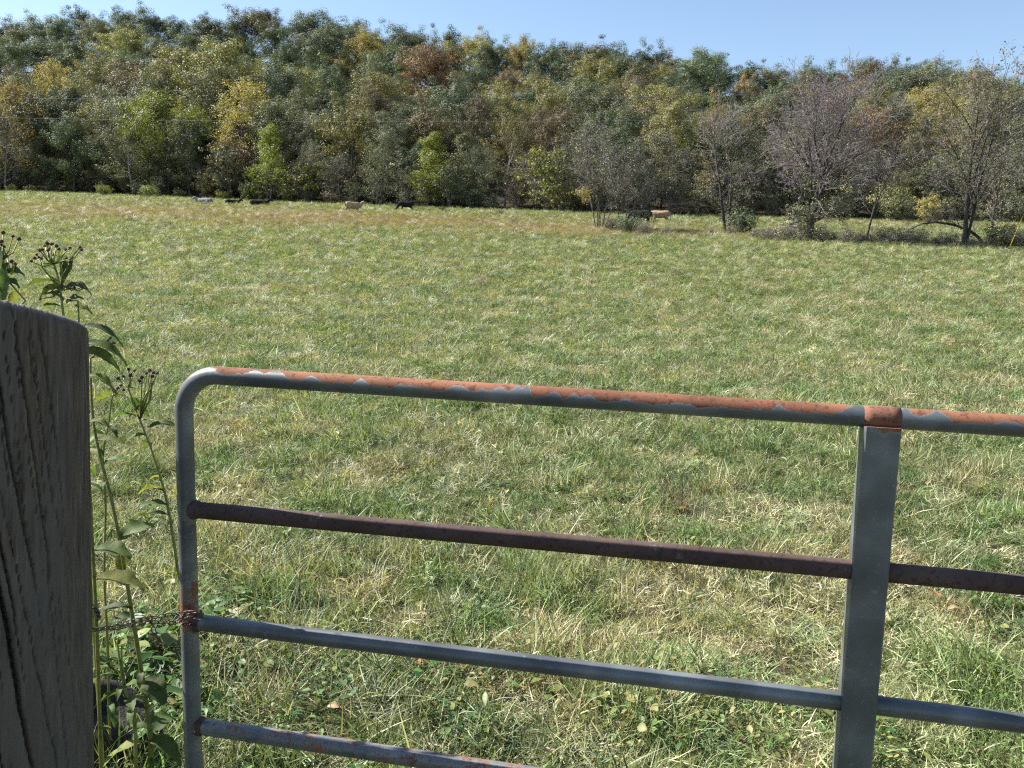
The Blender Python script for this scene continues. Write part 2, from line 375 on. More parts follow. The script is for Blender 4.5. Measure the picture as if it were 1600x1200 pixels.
def make_grass():
    rg = np.random.default_rng(5)
    # ragged density: many small tufts near, fewer and larger ones far off
    bins = [(-1.0,1.2,30),(1.2,4.5,400),(4.5,6.5,330)] + [(a, b, 300*(6/((a+b)/2))**1.2) for a, b in zip(np.geomspace(6.5,190,26)[:-1], np.geomspace(6.5,190,26)[1:])]
    X = []; Y = []
    for a, b, den in bins:
        hw = 0.74*max(b, 1.5)+1.6+0.04*b; n = int(den*(b-a)*2*hw)
        X.append(rg.uniform(-hw, hw, n)); Y.append(rg.uniform(a, b, n))
    x = np.concatenate(X); y = np.concatenate(Y)
    t = np.clip(x/np.maximum(y, 30), -1.4, 1.4); k = y < y_edge(t)+2; x = x[k]; y = y[k]; n = len(x)
    print('grass tufts', n)
    s = np.maximum(1.0, (y/6.0))**0.50
    z = terrain(x, y)
    yy = np.maximum(y, 0)
    hvar = np.clip(0.92+1.1*vnoise(x, y, 1.3, 4.0)+1.5*vnoise(x, y, 4.5, 9.0), .25, 2.2)
    u = rg.uniform(0.65, 1.45, n)
    idx = rg.choice(4, n, p=[.28,.27,.25,.20])
    lush = patch(x, y, 450, 1080, 0.8, 0.55)+0.7*patch(x, y, 230, 1050, .5, 1.0)+0.6*patch(x, y, 700, 900, .7, .4)
    idx = np.where(rg.uniform(0, 1, n) < 0.05+0.6*lush, 4, idx)
    scl = np.stack([s*u, s*u, np.minimum(s, 1+0.12*s)**1.0*u*hvar*(1+.35*brownness(x, y))*np.interp(y, [5, 7, 35, 90], [1, 1.05, .8, .5])], 1)
    scl *= np.where(y < 7, 0.95, 1.0)[:,None]
    rot = np.stack([rg.normal(0, .42, n), rg.normal(0, .42, n), rg.uniform(0, 6.283, n)], 1)
    rot[:,0] += 0.0; slope = np.clip((y-15)/12, 0, 1)*0.0997; rot[:,0] += 0*slope
    d = dryness(x, y); br = brownness(x, y); tone = np.clip(.35+rg.uniform(-.6, .6, n)+vnoise(x, y, 0.9, 20.)*1.1+vnoise(x, y, 3.7, 29.)*1.1, 0, 1)
    scatter('grass', protos, np.stack([x, y, z], 1), rot, scl, idx, {'dry': d, 'tone': tone, 'brown': br},
            'matted green and straw coloured pasture grass covering the whole field', 'grass')
    # broad leaved ground cover, thick near the gate
    xs = []; ys = []
    for a, b, den in ((0.8, 3.5, 60), (3.5, 6, 34), (6, 10, 14), (10, 18, 5)):
        hw = 0.74*b+1.2; m = int(den*(b-a)*2*hw); xs.append(rg.uniform(-hw, hw, m)); ys.append(rg.uniform(a, b, m))
    x = np.concatenate(xs); y = np.concatenate(ys)
    keep = (vnoise(x, y, 1.7, 31.0)+0.9*patch(x, y, 850, 1120, .8, .35)+0.8*patch(x, y, 1560, 950, .35, .4)+.5*patch(x, y, 320, 1000, .5, 1.)+1.2*patch(x, y, 215, 1090, .28, .8)) > rg.uniform(0.0, 0.55, len(x))
    x = x[keep]; y = y[keep]; n = len(x); print('weed tufts', n)
    sc = rg.uniform(0.7, 1.25, n)*np.maximum(1, y/7)**.5*(1+1.3*patch(x, y, 215, 1090, .25, .7))
    scatter('ground_cover', wprotos, np.stack([x, y, terrain(x, y)+0.02+0.02*rg.uniform(0,1,n)], 1), np.stack([rg.normal(0,.2,n), rg.normal(0,.2,n), rg.uniform(0,6.283,n)], 1),
            np.stack([sc]*3, 1), rg.integers(0, 3, n), {'dry': np.clip(dryness(x, y)*0.5, 0, 1), 'tone': rg.uniform(0, 1, n), 'brown': np.zeros(n)},
            'low broad leaved weeds growing through the grass near the gate', 'ground cover')
make_grass()

# ------------------------------------------------------------------ trees
def grow(seed, h, r0, lv, trunk=None, lean=(0,0), spread=1.0, first=0.3, trop=0.25, wob=0.12, stems=None, lens=None, angs=(55,50,45,45,45), rr=(0.55,0.55,0.6,0.7), rmin=0.008, profile=None):
    """lv = children per level. returns list of (level, pts, radii) and tips"""
    rg = random.Random(seed); lines = []; tips = []
    lens = lens or (0.42, 0.45, 0.5, 0.5, 0.5)
    def rv(s): return Vector((rg.gauss(0, s), rg.gauss(0, s), rg.gauss(0, s)))
    def br(p, d, L, r, lev, ang0):
        ns = 7 if lev == 0 else (5 if lev == 1 else 3); pts = [p]; rad = [r]; dd = d.normalized()
        for i in range(ns):
            dd = (dd + rv(wob*(1 if lev else 0.45)) + Vector((0,0,trop*(0.15 if lev == 0 else 0.35)/ns*2))).normalized()
            p = p+dd*L/ns; pts.append(p); f = (i+1)/ns
            rad.append(max(rmin*0.8, r*(1-(0.75 if lev < len(lv) else 0.6)*f)))
        lines.append((lev, pts, rad))
        if lev >= len(lv): tips.append((pts, dd)); return
        n = lv[lev]
        for k in range(n):
            f0 = first if lev == 0 else 0.25
            f = f0+(1-f0)*(k+rg.uniform(0.1, 0.9))/n; fi = f*ns; i0 = min(int(fi), ns-1); q = pts[i0].lerp(pts[i0+1], fi-i0)
            rq = rad[i0]+(rad[i0+1]-rad[i0])*(fi-i0)
            tdir = (pts[i0+1]-pts[i0]).normalized(); o = tdir.orthogonal().normalized(); az = ang0+k*2.399+rg.uniform(-.5,.5)
            o.rotate(Matrix.Rotation(az, 3, tdir))
            an = R(angs[lev]*rg.uniform(.7, 1.2)) * (1.15-0.55*f if lev == 0 else 1)
            nd = tdir*math.cos(an)+o*math.sin(an)
            if lev == 0: pf = profile(f) if profile else (0.55+0.75*math.sin(math.pi*min(1, (f-first)/(1-first)*0.95+0.08)))
            else: pf = 1.15-0.45*f
            l2 = L*lens[lev]*pf*rg.uniform(.75, 1.2)*(spread if lev == 0 else 1)
            br(q, nd, l2, max(rmin, rq*rr[min(lev, 3)]*rg.uniform(.8, 1.1)), lev+1, rg.uniform(0, 6.28))
    if stems:
        for (dx, dy, lx, ly, hh, rs) in stems: br(Vector((dx, dy, -0.1)), Vector((lx, ly, 1)), hh, rs, 0, rg.uniform(0, 6))
    else: br(Vector((0,0,-0.15)), Vector((lean[0], lean[1], 1)), h, r0, 0, rg.uniform(0, 6))
    return lines, tips
def wood_mesh(name, lines, mat, sides=(8,5,4,3,3,3)):
    mb = MB()
    for lev, pts, rad in lines: tube(mb, pts, rad, sides[min(lev, 5)], cap=False)
    return mb.mesh(name, mat)
def leaf_cloud(name, centers, n_per, rad, size, seed, mat, out=0.9, squash=0.85, aspect=0.7, center=None):
    """clusters of leaf sized quads"""
    rg = np.random.default_rng(seed); C = np.array(centers, float); k = len(C)
    n = rg.poisson(n_per, k); idx = np.repeat(np.arange(k), n); m = len(idx)
    rc = rad*rg.uniform(0.65, 1.3, k)
    d = rg.normal(0, 1, (m, 3)); d /= np.linalg.norm(d, axis=1)[:,None]
    rr = rc[idx]*rg.uniform(0.15, 1.0, m)**0.30
    lump = 1+.22*np.sin(d[:,0]*5+idx)*np.sin(d[:,1]*5+idx*1.7)+.15*np.sin(d[:,2]*9+idx)
    P = C[idx] + d*(rr*lump)[:,None]*np.array([1, 1, squash])
    cc = C.mean(0); dc = C-cc; dc /= np.linalg.norm(dc, axis=1)[:,None]+1e-6
    Nn = d*out*1.3 + dc[idx]*.8 + rg.normal(0, 0.42, (m, 3)) + np.array([0, 0, .2]); Nn /= np.linalg.norm(Nn, axis=1)[:,None]
    A = np.cross(Nn, rg.normal(0, 1, (m, 3))); A /= np.linalg.norm(A, axis=1)[:,None]; B = np.cross(Nn, A)
    s = size*rg.uniform(0.55, 1.25, m)[:,None]*0.5
    A = A*s; B = B*s*aspect
    V = np.stack([P-A, P-B+A*0.15, P+A*1.05-Nn*s*.3, P+B+A*0.15], 1).reshape(-1, 3)
    Fq = np.arange(m*4).reshape(-1, 4)
    tone = np.clip(rg.uniform(0, 1, m)*0.6 + rg.uniform(0, .4, k)[idx], 0, 1)
    return np_mesh(name, V, Fq, np.repeat(tone, 4), mat)
TREES = {}
def forest_proto(key, seed, h, r0, lv, n_per, rad, size, first=0.3, spread=1.0, lens=None, bark=BARK, profile=None, keep=1.0, **kw):
    lines, tips = grow(seed, h, r0, lv, first=first, spread=spread, lens=lens, profile=profile, **kw)
    rg = random.Random(seed); cs = []
    for pts, d in tips:
        if rg.random() < keep: cs.append(pts[-1]); cs.append(pts[1].lerp(pts[2], rg.random()))
    trunk = wood_mesh('trunk_'+key, lines, bark, (7,5,3,3,3))
    crown = leaf_cloud('crown_'+key, [tuple(c) for c in cs], n_per, rad, size, seed, LEAF['olive']) if n_per else None
    allp = np.array([tuple(p) for _, pts, _ in lines for p in pts]); H = float(allp[:,2].max())+rad*.6
    TREES[key] = (trunk, crown, H)
rnd_prof = lambda f: 0.45+0.95*math.sin(math.pi*min(1, max(0, (f-.25)/.75)*0.9+0.1))
cone_prof = lambda f: 1.25-0.95*f
forest_proto('round_a', 1, 14, .30, (17, 4), 200, 1.5, .27, first=.16, spread=1.22, profile=rnd_prof, trop=.2)
forest_proto('round_b', 2, 14, .32, (18, 4), 200, 1.5, .27, first=.12, spread=1.32, profile=rnd_prof, trop=.15)
forest_proto('round_c', 3, 15, .30, (15, 5), 160, 1.45, .26, first=.18, spread=1.15, profile=rnd_prof, trop=.25)
forest_proto('tall_a', 4, 18, .28, (19, 4), 150, 1.4, .26, first=.20, spread=.78, trop=.3, profile=rnd_prof)
forest_proto('tall_b', 5, 18, .26, (17, 5), 110, 1.3, .26, first=.16, spread=.82, trop=.3, profile=rnd_prof)
forest_proto('airy_a', 6, 17, .26, (16, 6), 80, 1.1, .25, first=.16, spread=1.0, bark=BARK_PALE, trop=.3)
forest_proto('airy_b', 7, 16, .22, (17, 6), 66, 1.05, .24, first=.12, spread=.98, trop=.3)
forest_proto('cone_a', 8, 14, .18, (22, 4), 55, .85, .22, first=.08, spread=.72, profile=cone_prof)
forest_proto('bare_a', 9, 15, .20, (16, 7, 6), 4, .7, .2, first=.1, spread=.9, bark=TWIG, rmin=.020)
forest_proto('bare_b', 10, 14, .17, (14, 7, 6), 4, .7, .2, first=.08, spread=.8, bark=TWIG, rmin=.020)
def place_tree(key, P, H, color, rz, wide=1.0, name='broadleaf_tree', label='', group=None, cat='tree', bark=None):
    trunk, crown, H0 = TREES[key]; k = H/H0
    t = thing(name, label, cat, P, rz, group, (k*wide, k*wide, k))
    o = bpy.data.objects.new('trunk', trunk); COL.objects.link(o); o.parent = t
    if bark: o.material_slots[0].link = 'OBJECT'; o.material_slots[0].material = bark
    if crown:
        o = bpy.data.objects.new('crown', crown); COL.objects.link(o); o.parent = t
        o.material_slots[0].link = 'OBJECT'; o.material_slots[0].material = LEAF[color]
    return t

# anchors: where the photograph shows a standout crown
ANCH = [(300,140,'yellowgreen','round_b'),(130,80,'yellowolive','airy_a'),(150,150,'yellowolive','airy_a'),(70,120,'yellow','airy_b'),(20,150,'yellow','airy_b'),(60,45,'darkgreen','round_a'),
 (220,75,'yellowolive','round_c'),(405,140,'yellow','airy_b'),(400,185,'yellowgreen','cone_a'),(300,85,'bluegreen','round_a'),(345,55,'darkgreen','round_b'),(430,35,'rust','tall_b'),(500,60,'bluegreen','round_a'),
 (555,100,'yellow','round_c'),(600,160,'yellowolive','round_b'),(655,118,'orange','round_c'),(620,145,'rust','round_a'),(715,125,'yellow','round_b'),(655,190,'yellowgreen','cone_a'),(700,160,'rust','airy_b'),
 (620,75,'bluegreen','round_b'),(730,65,'bluegreen','round_a'),(820,75,'yellow','round_c'),(812,100,'orange','round_c'),(850,65,'darkgreen','round_b'),(900,120,'olive','round_a'),(780,185,'yellowolive','airy_a'),
 (850,160,'yellowolive','round_c'),(965,110,'yellowolive','round_b'),(1005,88,'rust','round_a'),(1025,60,'bluegreen','round_c'),(1062,115,'orange','round_a'),(1095,75,'bluegreen','round_a'),(1010,185,'yellowolive','tall_b'),
 (700,240,'olive','cone_a'),(640,250,'greyolive','airy_b'),(1110,130,'yellow','round_a'),(1200,120,'yellowolive','round_b'),(1290,100,'purple','airy_b'),(1350,145,'rust','airy_b'),(1400,170,'darkgreen','round_b'),
 (1360,225,'orange','airy_b'),(1470,145,'yellow','round_c'),(1560,140,'yellowolive','round_b'),(1500,100,'bluegreen','round_a'),(1580,200,'olive','airy_b'),(1440,200,'yellow','airy_b'),(1380,105,'darkgreen','round_b'),
 (1430,290,'yellowolive','airy_b'),(220,200,'olive','airy_a'),(250,170,'greyolive','airy_a'),(520,200,'greyolive','airy_a'),(900,210,'greyolive','bare_a'),(840,240,'greyolive','bare_b'),(1050,280,'greyolive','bare_b'),(1090,290,'greyolive','bare_a'),
 (1010,290,'greyolive','bare_b'),(590,200,'greyolive','bare_a'),(60,250,'darkgreen','round_c'),(110,260,'darkgreen','airy_b'),(180,250,'darkgreen','airy_b'),(330,240,'darkgreen','round_c'),(370,230,'darkgreen','airy_b')]
def make_wood():
    rg = random.Random(77); rows = [(1.5, 9.5, 1), (9, 12.5, 1), (19, 14, 1), (30, 15, 1), (43, 15, 1), (57, 15.5, 1), (73, 16, 1), (90, 16.5, 1), (108, 17, 1), (126, 18, 1)]
    items = []
    for ri, (off, h, dens) in enumerate(rows):
        t = -0.76+rg.uniform(0, .02)
        while t < 0.74:
            ye = float(y_edge(t)); sp = (5.8 if ri < 2 else 6.6 if ri == len(rows)-1 else 8.2)*rg.uniform(.75, 1.25)
            Y = ye+off+rg.uniform(-3.2, 3.2)*(0.5 if ri == 0 else 1); X = t*Y
            hh = h*rg.uniform(.72, 1.25)*(float(np.interp(t, [-.6,-.35,-.1,.6], [1.45,1.3,1.0,.98])) if ri < 4 else .92)
            if ri == len(rows)-1:
                zt = EYE + Y*float(s_top(t)); hh = min(28, max(13, zt - tz(X, Y)))*rg.uniform(.90, 1.03)
            items.append(dict(row=ri, P=Vector((X, Y, tz(X, Y)-0.1)), h=hh)); t += sp/Y
    for it in items:
        it['px'], it['py'] = project(it['P']+Vector((0, 0, it['h']*.78)))
        ri = it['row']; u = rg.random()
        if ri == 0: c, k = rg.choice([('darkgreen','airy_b'),('olive','airy_b'),('greyolive','bare_a'),('darkgreen','round_c'),('greyolive','airy_b'),('greyolive','bare_b'),('olive','cone_a')])
        elif ri == 1: c, k = rg.choice([('darkgreen','round_a'),('greyolive','airy_a'),('olive','airy_b'),('greyolive','bare_a'),('darkgreen','tall_b'),('olive','tall_b'),('rust','airy_b')])
        elif ri < 5: c, k = rg.choice([('olive','round_c'),('yellowolive','round_a'),('olive','round_b'),('darkgreen','tall_a'),('rust','round_c'),('greyolive','airy_a'),('bluegreen','round_b'),('darkgreen','round_a'),('yellowolive','tall_b')])
        elif ri < 8: c, k = rg.choice([('olive','round_a'),('bluegreen','round_b'),('bluegreen','round_c'),('darkgreen','round_a'),('olive','round_b'),('rust','round_a'),('yellowolive','round_c')])
        else: c, k = rg.choice([('bluegreen','round_a'),('bluegreen','round_b'),('darkgreen','round_a'),('bluegreen','round_c'),('olive','round_c'),('darkgreen','round_b')])
        if it['px'] > 1250 and ri < 4 and c == 'darkgreen': c = 'olive'
        it['c'], it['k'] = c, k
    used = set()
    for i in items:
        i['tp'] = project(i['P']+Vector((0, 0, i['h'])))[1]
    for i in items:
        i['vis'] = not any(j['P'].y < i['P'].y-4 and abs(j['px']-i['px']) < .26*j['h']/j['P'].y*F and j['tp'] < i['py']-4 for j in items)
    for px, py, c, k in ANCH:
        best = min((i for i in range(len(items)) if i not in used), key=lambda i: (items[i]['px']-px)**2+1.6*(items[i]['py']-py)**2+(0 if items[i]['vis'] else 9000))
        used.add(best); items[best]['c'], items[best]['k'] = c, k
        if k == 'cone_a': items[best]['h'] *= .95
    words = {'bluegreen':'blue-green','darkgreen':'dark green','olive':'olive green','yellowolive':'yellowish olive','yellowgreen':'bright yellow-green','yellow':'golden yellow','orange':'orange','rust':'rusty brown','purple':'reddish purple','greyolive':'grey-olive'}
    def zone(px):
        for lim, nm in ((120,'above the wooden post'),(330,'above the gate corner'),(520,'left of the pale cow'),(700,'above the small black cow'),(880,'mid wood'),(1070,'behind the thin grey clump'),(1200,'behind the two-stemmed tree'),(1370,'behind the big bare tree'),(1480,'behind the leaning tree'),(9999,'behind the forked tree')):
            if px < lim: return nm
    band = lambda r: ('at wood foot' if r < 2 else 'low on slope' if r < 4 else 'high on slope' if r < 7 else 'on the ridge')
    for it in items:
        airy = {'air':'airy','bar':'leafless','tal':'tall','con':'cone-shaped'}.get(it['k'][:3], 'round')
        it['w'] = ('leafless grey tree' if airy == 'leafless' else '%s %s tree' % (airy, words[it['c']])); it['key'] = (it['w'], band(it['row']), zone(it['px']))
    ordw = ['first','second','third','fourth','fifth','sixth','seventh','eighth','ninth','tenth','eleventh','twelfth','thirteenth','fourteenth','fifteenth','sixteenth','seventeenth','eighteenth','nineteenth','twentieth']+['%dth' % q for q in range(21, 60)]
    groups = {}
    for it in items: groups.setdefault(it['key'], []).append(it)
    for key, g in groups.items():
        g.sort(key=lambda i: i['px'])
        for n, it in enumerate(g):
            it['label'] = '%s %s %s' % key + ('' if len(g) == 1 else ', %s from left' % ordw[n])
    print('wood trees', len(items))
    for it in items:
        place_tree(it['k'], it['P'], it['h'], it['c'], rg.uniform(0, 6.28), rg.choice([.9,1,1.1,1.2,1.4])*(1.06 if it['row'] > 2 else 1), 'bare_tree' if it['k'][:4] == 'bare' else 'broadleaf_tree', it['label'], 'trees of the wooded hillside')
make_wood()

# undergrowth along the foot of the wood, and brush in the field
def bush_proto(seed, w, h, n_stem, nper, size, mat=TWIG):
    rg = random.Random(seed); lines = []; cs = []
    for i in range(n_stem):
        a = rg.uniform(0, 6.28); ln = rg.uniform(.1, .75)
        l, tips = grow(seed*31+i, h*rg.uniform(.6, 1), .022, (6, 3), lean=(math.cos(a)*ln*w/h, math.sin(a)*ln*w/h), first=.2, lens=(.5,.5), rmin=.006)
        lines += l; cs += [p[-1] for p, d in tips]
    return wood_mesh('bush_stems_%d' % seed, lines, mat, (4,3,3,3)), (leaf_cloud('bush_foliage_%d' % seed, [tuple(c) for c in cs], nper, .22, size, seed, LEAF['olive']) if nper else None)
BUSH = [bush_proto(21, 1.4, 2.4, 9, 16, .13), bush_proto(22, 1.7, 1.9, 12, 16, .12), bush_proto(23, 1.1, 3.2, 6, 16, .14), bush_proto(24, 1.8, 1.3, 22, 3, .09)]
def bush(P, i, color, sc, label, group, name='bush', cat='bush', rz=0.0):
    st, fo = BUSH[i]; t = thing(name, label, cat, P, rz, group, sc)
    o = bpy.data.objects.new('stems', st); COL.objects.link(o); o.parent = t
    o = bpy.data.objects.new('foliage', fo); COL.objects.link(o); o.parent = t
    o.material_slots[0].link = 'OBJECT'; o.material_slots[0].material = LEAF[color]
def make_undergrowth():
    rg = random.Random(9); items = []; t = -.74
    while t < .72:
        Y = float(y_edge(t))-rg.uniform(-1.5, 1.0); P = Vector((t*Y, Y, 0)); P.z = tz(P.x, P.y)-.05
        px, py = project(P)
        c = rg.choice(['darkgreen','yellowolive','olive','greyolive','rust','olive','yellowgreen' if 60 < px < 560 or 800 < px < 880 else 'greyolive'])
        items.append([px, P, rg.randrange(3), c, rg.uniform(.8, 1.7)])
        Y2 = float(y_edge(t))+rg.uniform(4, 9); P2 = Vector((t*Y2, Y2, 0)); P2.z = tz(P2.x, P2.y)-.05
        items.append([px+.01, P2, rg.randrange(3), rg.choice(['olive','olive','yellowolive','rust','greyolive']), rg.uniform(1.5, 2.7)]); t += rg.uniform(.75, 1.25)*3.4/Y
    for px, py, i, c, s in ((855,330,2,'yellowgreen',2.3),(875,331,2,'yellowolive',1.6),(480,317,0,'yellowgreen',2.3),(400,314,1,'yellowgreen',1.5),(425,315,1,'olive',1.6),(365,312,2,'rust',2.6),(1395,346,1,'olive',1.8),(170,305,1,'yellowgreen',1.1),(240,308,1,'yellowgreen',1.1),(1440,349,0,'yellow',1.5)):
        P = hit_base(px, py+1); P.y -= 1.5; P.z = tz(P.x, P.y)-.05; items.append([px, P, i, c, s])
    items.sort(key=lambda q: q[0]); cnt = {}
    wd = {'darkgreen':'dark green','olive':'olive','greyolive':'grey-olive','rust':'rusty brown','yellowgreen':'sunlit yellow-green','yellowolive':'yellowish','orange':'orange-leaved','yellow':'yellow-leaved'}
    tot = {}
    for it in items: tot[it[3]] = tot.get(it[3], 0)+1
    sp = {1:'first',2:'second',3:'third',4:'fourth',5:'fifth',6:'sixth',7:'seventh',8:'eighth',9:'ninth',10:'tenth',11:'eleventh',12:'twelfth',13:'thirteenth',14:'fourteenth',15:'fifteenth'}
    for px, P, i, c, s in items:
        cnt[c] = cnt.get(c, 0)+1; n = cnt[c]
        lab = '%s bush under the wood edge, %s of its colour from the left' % (wd[c], sp.get(n, '%dth' % n))
        bush(P, i, c, (s*rg.uniform(.9, 1.3), s, s*rg.uniform(.8, 1.2)), lab, 'undergrowth bushes along the foot of the wood', 'bush', 'bush', rg.uniform(0, 6))
make_undergrowth()

HK = {'big_bare_tree': .66, 'two_stemmed_tree': .78, 'right_edge_tree': .7, 'forked_tree': .74}
def special_tree(name, px, py, h_px_top, seed, lv, label, leafset=(), bark=BARK_DARK, nearY=None, r0=None, **kw):
    P = hit_base(px, py) if nearY is None else None
    P.z = tz(P.x, P.y)-.05; top = EYE + ray(px, h_px_top).z/ray(px, h_px_top).y*P.y; h = top-P.z
    print(name, 'y=%.0f h=%.1f' % (P.y, h))
    lines, tips = grow(seed, h*HK.get(name, .80), r0 or h*.018, lv, **kw)
    t = thing(name, label, 'tree', P)
    o = bpy.data.objects.new('trunk', wood_mesh('trunk', [l for l in lines if l[0] <= 1], bark, (9,6,4,3,3))); COL.objects.link(o); o.parent = t
    tw = [l for l in lines if l[0] > 1]
    if tw: o = bpy.data.objects.new('twigs', wood_mesh('twigs', tw, TWIG, (9,6,4,3,3))); COL.objects.link(o); o.parent = t
    rg = random.Random(seed)
    pts = [p[-1] for p, d in tips]+[p[1] for p, d in tips]
    for (color, prob, test, nper, rad, size) in leafset:
        cs = [tuple(p) for p in pts if test(p/h, rg) and rg.random() < prob]
        if cs: 
            o = bpy.data.objects.new('crown', leaf_cloud('leaves_'+color, cs, nper, rad, size, seed+3, LEAF[color])); COL.objects.link(o); o.parent = t
    return t, P, h
# thin grey clump left of the two grazing cows
special_tree('multi_stem_tree', 937, 358, 205, 101, (9, 6, 5), 'thin multi-stemmed grey tree with few leaves, left of the grazing cows', 
    [('greyolive', .5, lambda p, r: True, 3, .35, .13), ('yellow', .9, lambda p, r: p.z < .42 and p.x < -.12, 9, .4, .14)], BARK,
    stems=[(-.35,0,-.22,.05,6.4,.07),(-.15,.1,-.05,0,7.6,.075),(.05,0,.03,.05,7.2,.07),(.2,-.1,.18,0,6.6,.065),(.35,.1,.4,.1,5.8,.05)], first=.25, spread=.75, rmin=.013, angs=(32,40,45,45))
special_tree('multi_stem_tree', 975, 361, 235, 102, (9, 6, 5), 'shorter multi-stemmed grey thicket tree standing in brush beside the thin grey clump',
    [('greyolive', .55, lambda p, r: True, 3, .35, .13)], BARK,
    stems=[(-.3,0,-.12,0,6.2,.055),(0,.1,.05,0,6.4,.06),(.25,0,.25,.1,5.6,.055),(.5,.1,.5,0,5.0,.05)], first=.22, spread=.8, rmin=.013, angs=(34,40,45,45))
special_tree('two_stemmed_tree', 1135, 365, 150, 103, (12, 7, 6), 'two-stemmed half-bare tree with sparse green leaves, right of the grazing cows',
    [('olive', .42, lambda p, r: p.z < .75, 4, .4, .14), ('yellow', .8, lambda p, r: p.z < .55 and p.x < -.1 and p.z > .35, 5, .4, .14), ('darkgreen', .7, lambda p, r: p.z < .35, 7, .4, .15)], BARK_DARK,
    stems=[(-.1,0,-.06,0,10.0,.15),(.25,.1,.05,.05,9.2,.12)], first=.14, spread=.92, rmin=.013)
t3, P3, h3 = special_tree('big_bare_tree', 1262, 376, 122, 104, (19, 10, 8, 4), 'big leafless purplish-grey tree with a vine-thick trunk, tallest in the field',
    [('olive', .5, lambda p, r: p.z < .32, 4, .4, .13), ('orange', .008, lambda p, r: p.z > .5, 6, .4, .14), ('greyolive', .05, lambda p, r: True, 2, .3, .12)], BARK_DARK, r0=.3, first=.18, spread=1.28, rmin=.013, trop=.35, angs=(52,46,45,45), lens=(.50,.48,.5,.5))
special_tree('small_leaning_tree', 1352, 377, 215, 105, (11, 7, 5), 'small leaning tree with pale yellow leaves on its lowest branches',
    [('paleyellow', .95, lambda p, r: .2 < p.z < .55 and abs(p.x) > .07, 9, .42, .16), ('greyolive', .3, lambda p, r: p.z > .5, 3, .3, .12)], BARK_DARK, lean=(.28,0), first=.25, spread=1.25, rmin=.013, r0=.1)
special_tree('forked_tree', 1505, 386, 150, 106, (10, 7, 6), 'forked dark-limbed tree with thin yellow and brown leaves, at the right',
    [('greyolive', .28, lambda p, r: p.z > .35, 5, .45, .14), ('yellow', .2, lambda p, r: p.z > .7, 5, .4, .14), ('greyolive', .3, lambda p, r: True, 3, .4, .13)], BARK_DARK,
    stems=[(0,0,.02,0,9.8,.19),(.05,0,-.16,.05,8.6,.12),(.1,0,.22,.05,9.0,.12)], first=.25, spread=1.05, rmin=.013, angs=(52,45,45,45), lens=(.48,.45,.5,.5))
special_tree('slender_grey_tree', 1549, 383, 225, 107, (11, 6, 6), 'slender pale-trunked tree just right of the forked tree',
    [('olive', .35, lambda p, r: True, 4, .4, .14), ('orange', .15, lambda p, r: p.z < .5, 4, .4, .14)], BARK, lean=(.05,0), first=.3, spread=.95, rmin=.013, r0=.12)
special_tree('right_edge_tree', 1640, 384, 170, 108, (12, 6, 5), 'half-bare olive tree cut by the right edge of the view',
    [('olive', .6, lambda p, r: True, 5, .45, .15), ('yellowolive', .2, lambda p, r: True, 5, .4, .15)], BARK_DARK, first=.2, spread=.95, rmin=.013, r0=.2)
# low arching limb
def arch():
    P = hit_base(1533, 382); P.z = tz(P.x, P.y)-.05
    Q = lambda x, y: at_y(x, y, P.y)-P
    mb = MB(); tube(mb, [Q(1536,384), Q(1530,372), Q(1515,360), Q(1490,351), Q(1462,347), Q(1440,350), Q(1424,358)], [.14,.13,.11,.09,.07,.045,.02], 8)
    rg = random.Random(4); tw = []
    t = thing('fallen_arching_limb', 'low dark limb arching from the ground left of the slender tree', 'tree', P)
    mb.build('limb', BARK_DARK, t); cs = []
    mt = MB()
    for x, y in ((1525,367),(1510,357),(1495,352),(1480,350),(1465,347),(1450,348),(1436,353),(1500,354),(1470,348)):
        for k in range(3):
            a = Q(x, y); p = [a]; d = Vector((rg.gauss(-.3,.5), rg.gauss(0,.5), rg.choice([-.5,.7,.9])))
            for i in range(4): d = (d+Vector((rg.gauss(0,.2), rg.gauss(0,.2), rg.gauss(0,.2)))).normalized(); p.append(p[-1]+d*.28); 
            tube(mt, p, [.03,.022,.018,.014,.01], 3, cap=False); cs += p[2:]
            for q in p[1:]:
                e = q+Vector((rg.gauss(0,.25), rg.gauss(0,.25), rg.gauss(0,.25))); tube(mt, [q, e], [.012,.006], 3, cap=False); cs.append(e)
    mt.build('twigs', TWIG, t)
    o = bpy.data.objects.new('foliage', leaf_cloud('arch_foliage', [tuple(c) for c in cs], 2.0, .25, .12, 8, LEAF['greyolive'])); COL.objects.link(o); o.parent = t
arch()
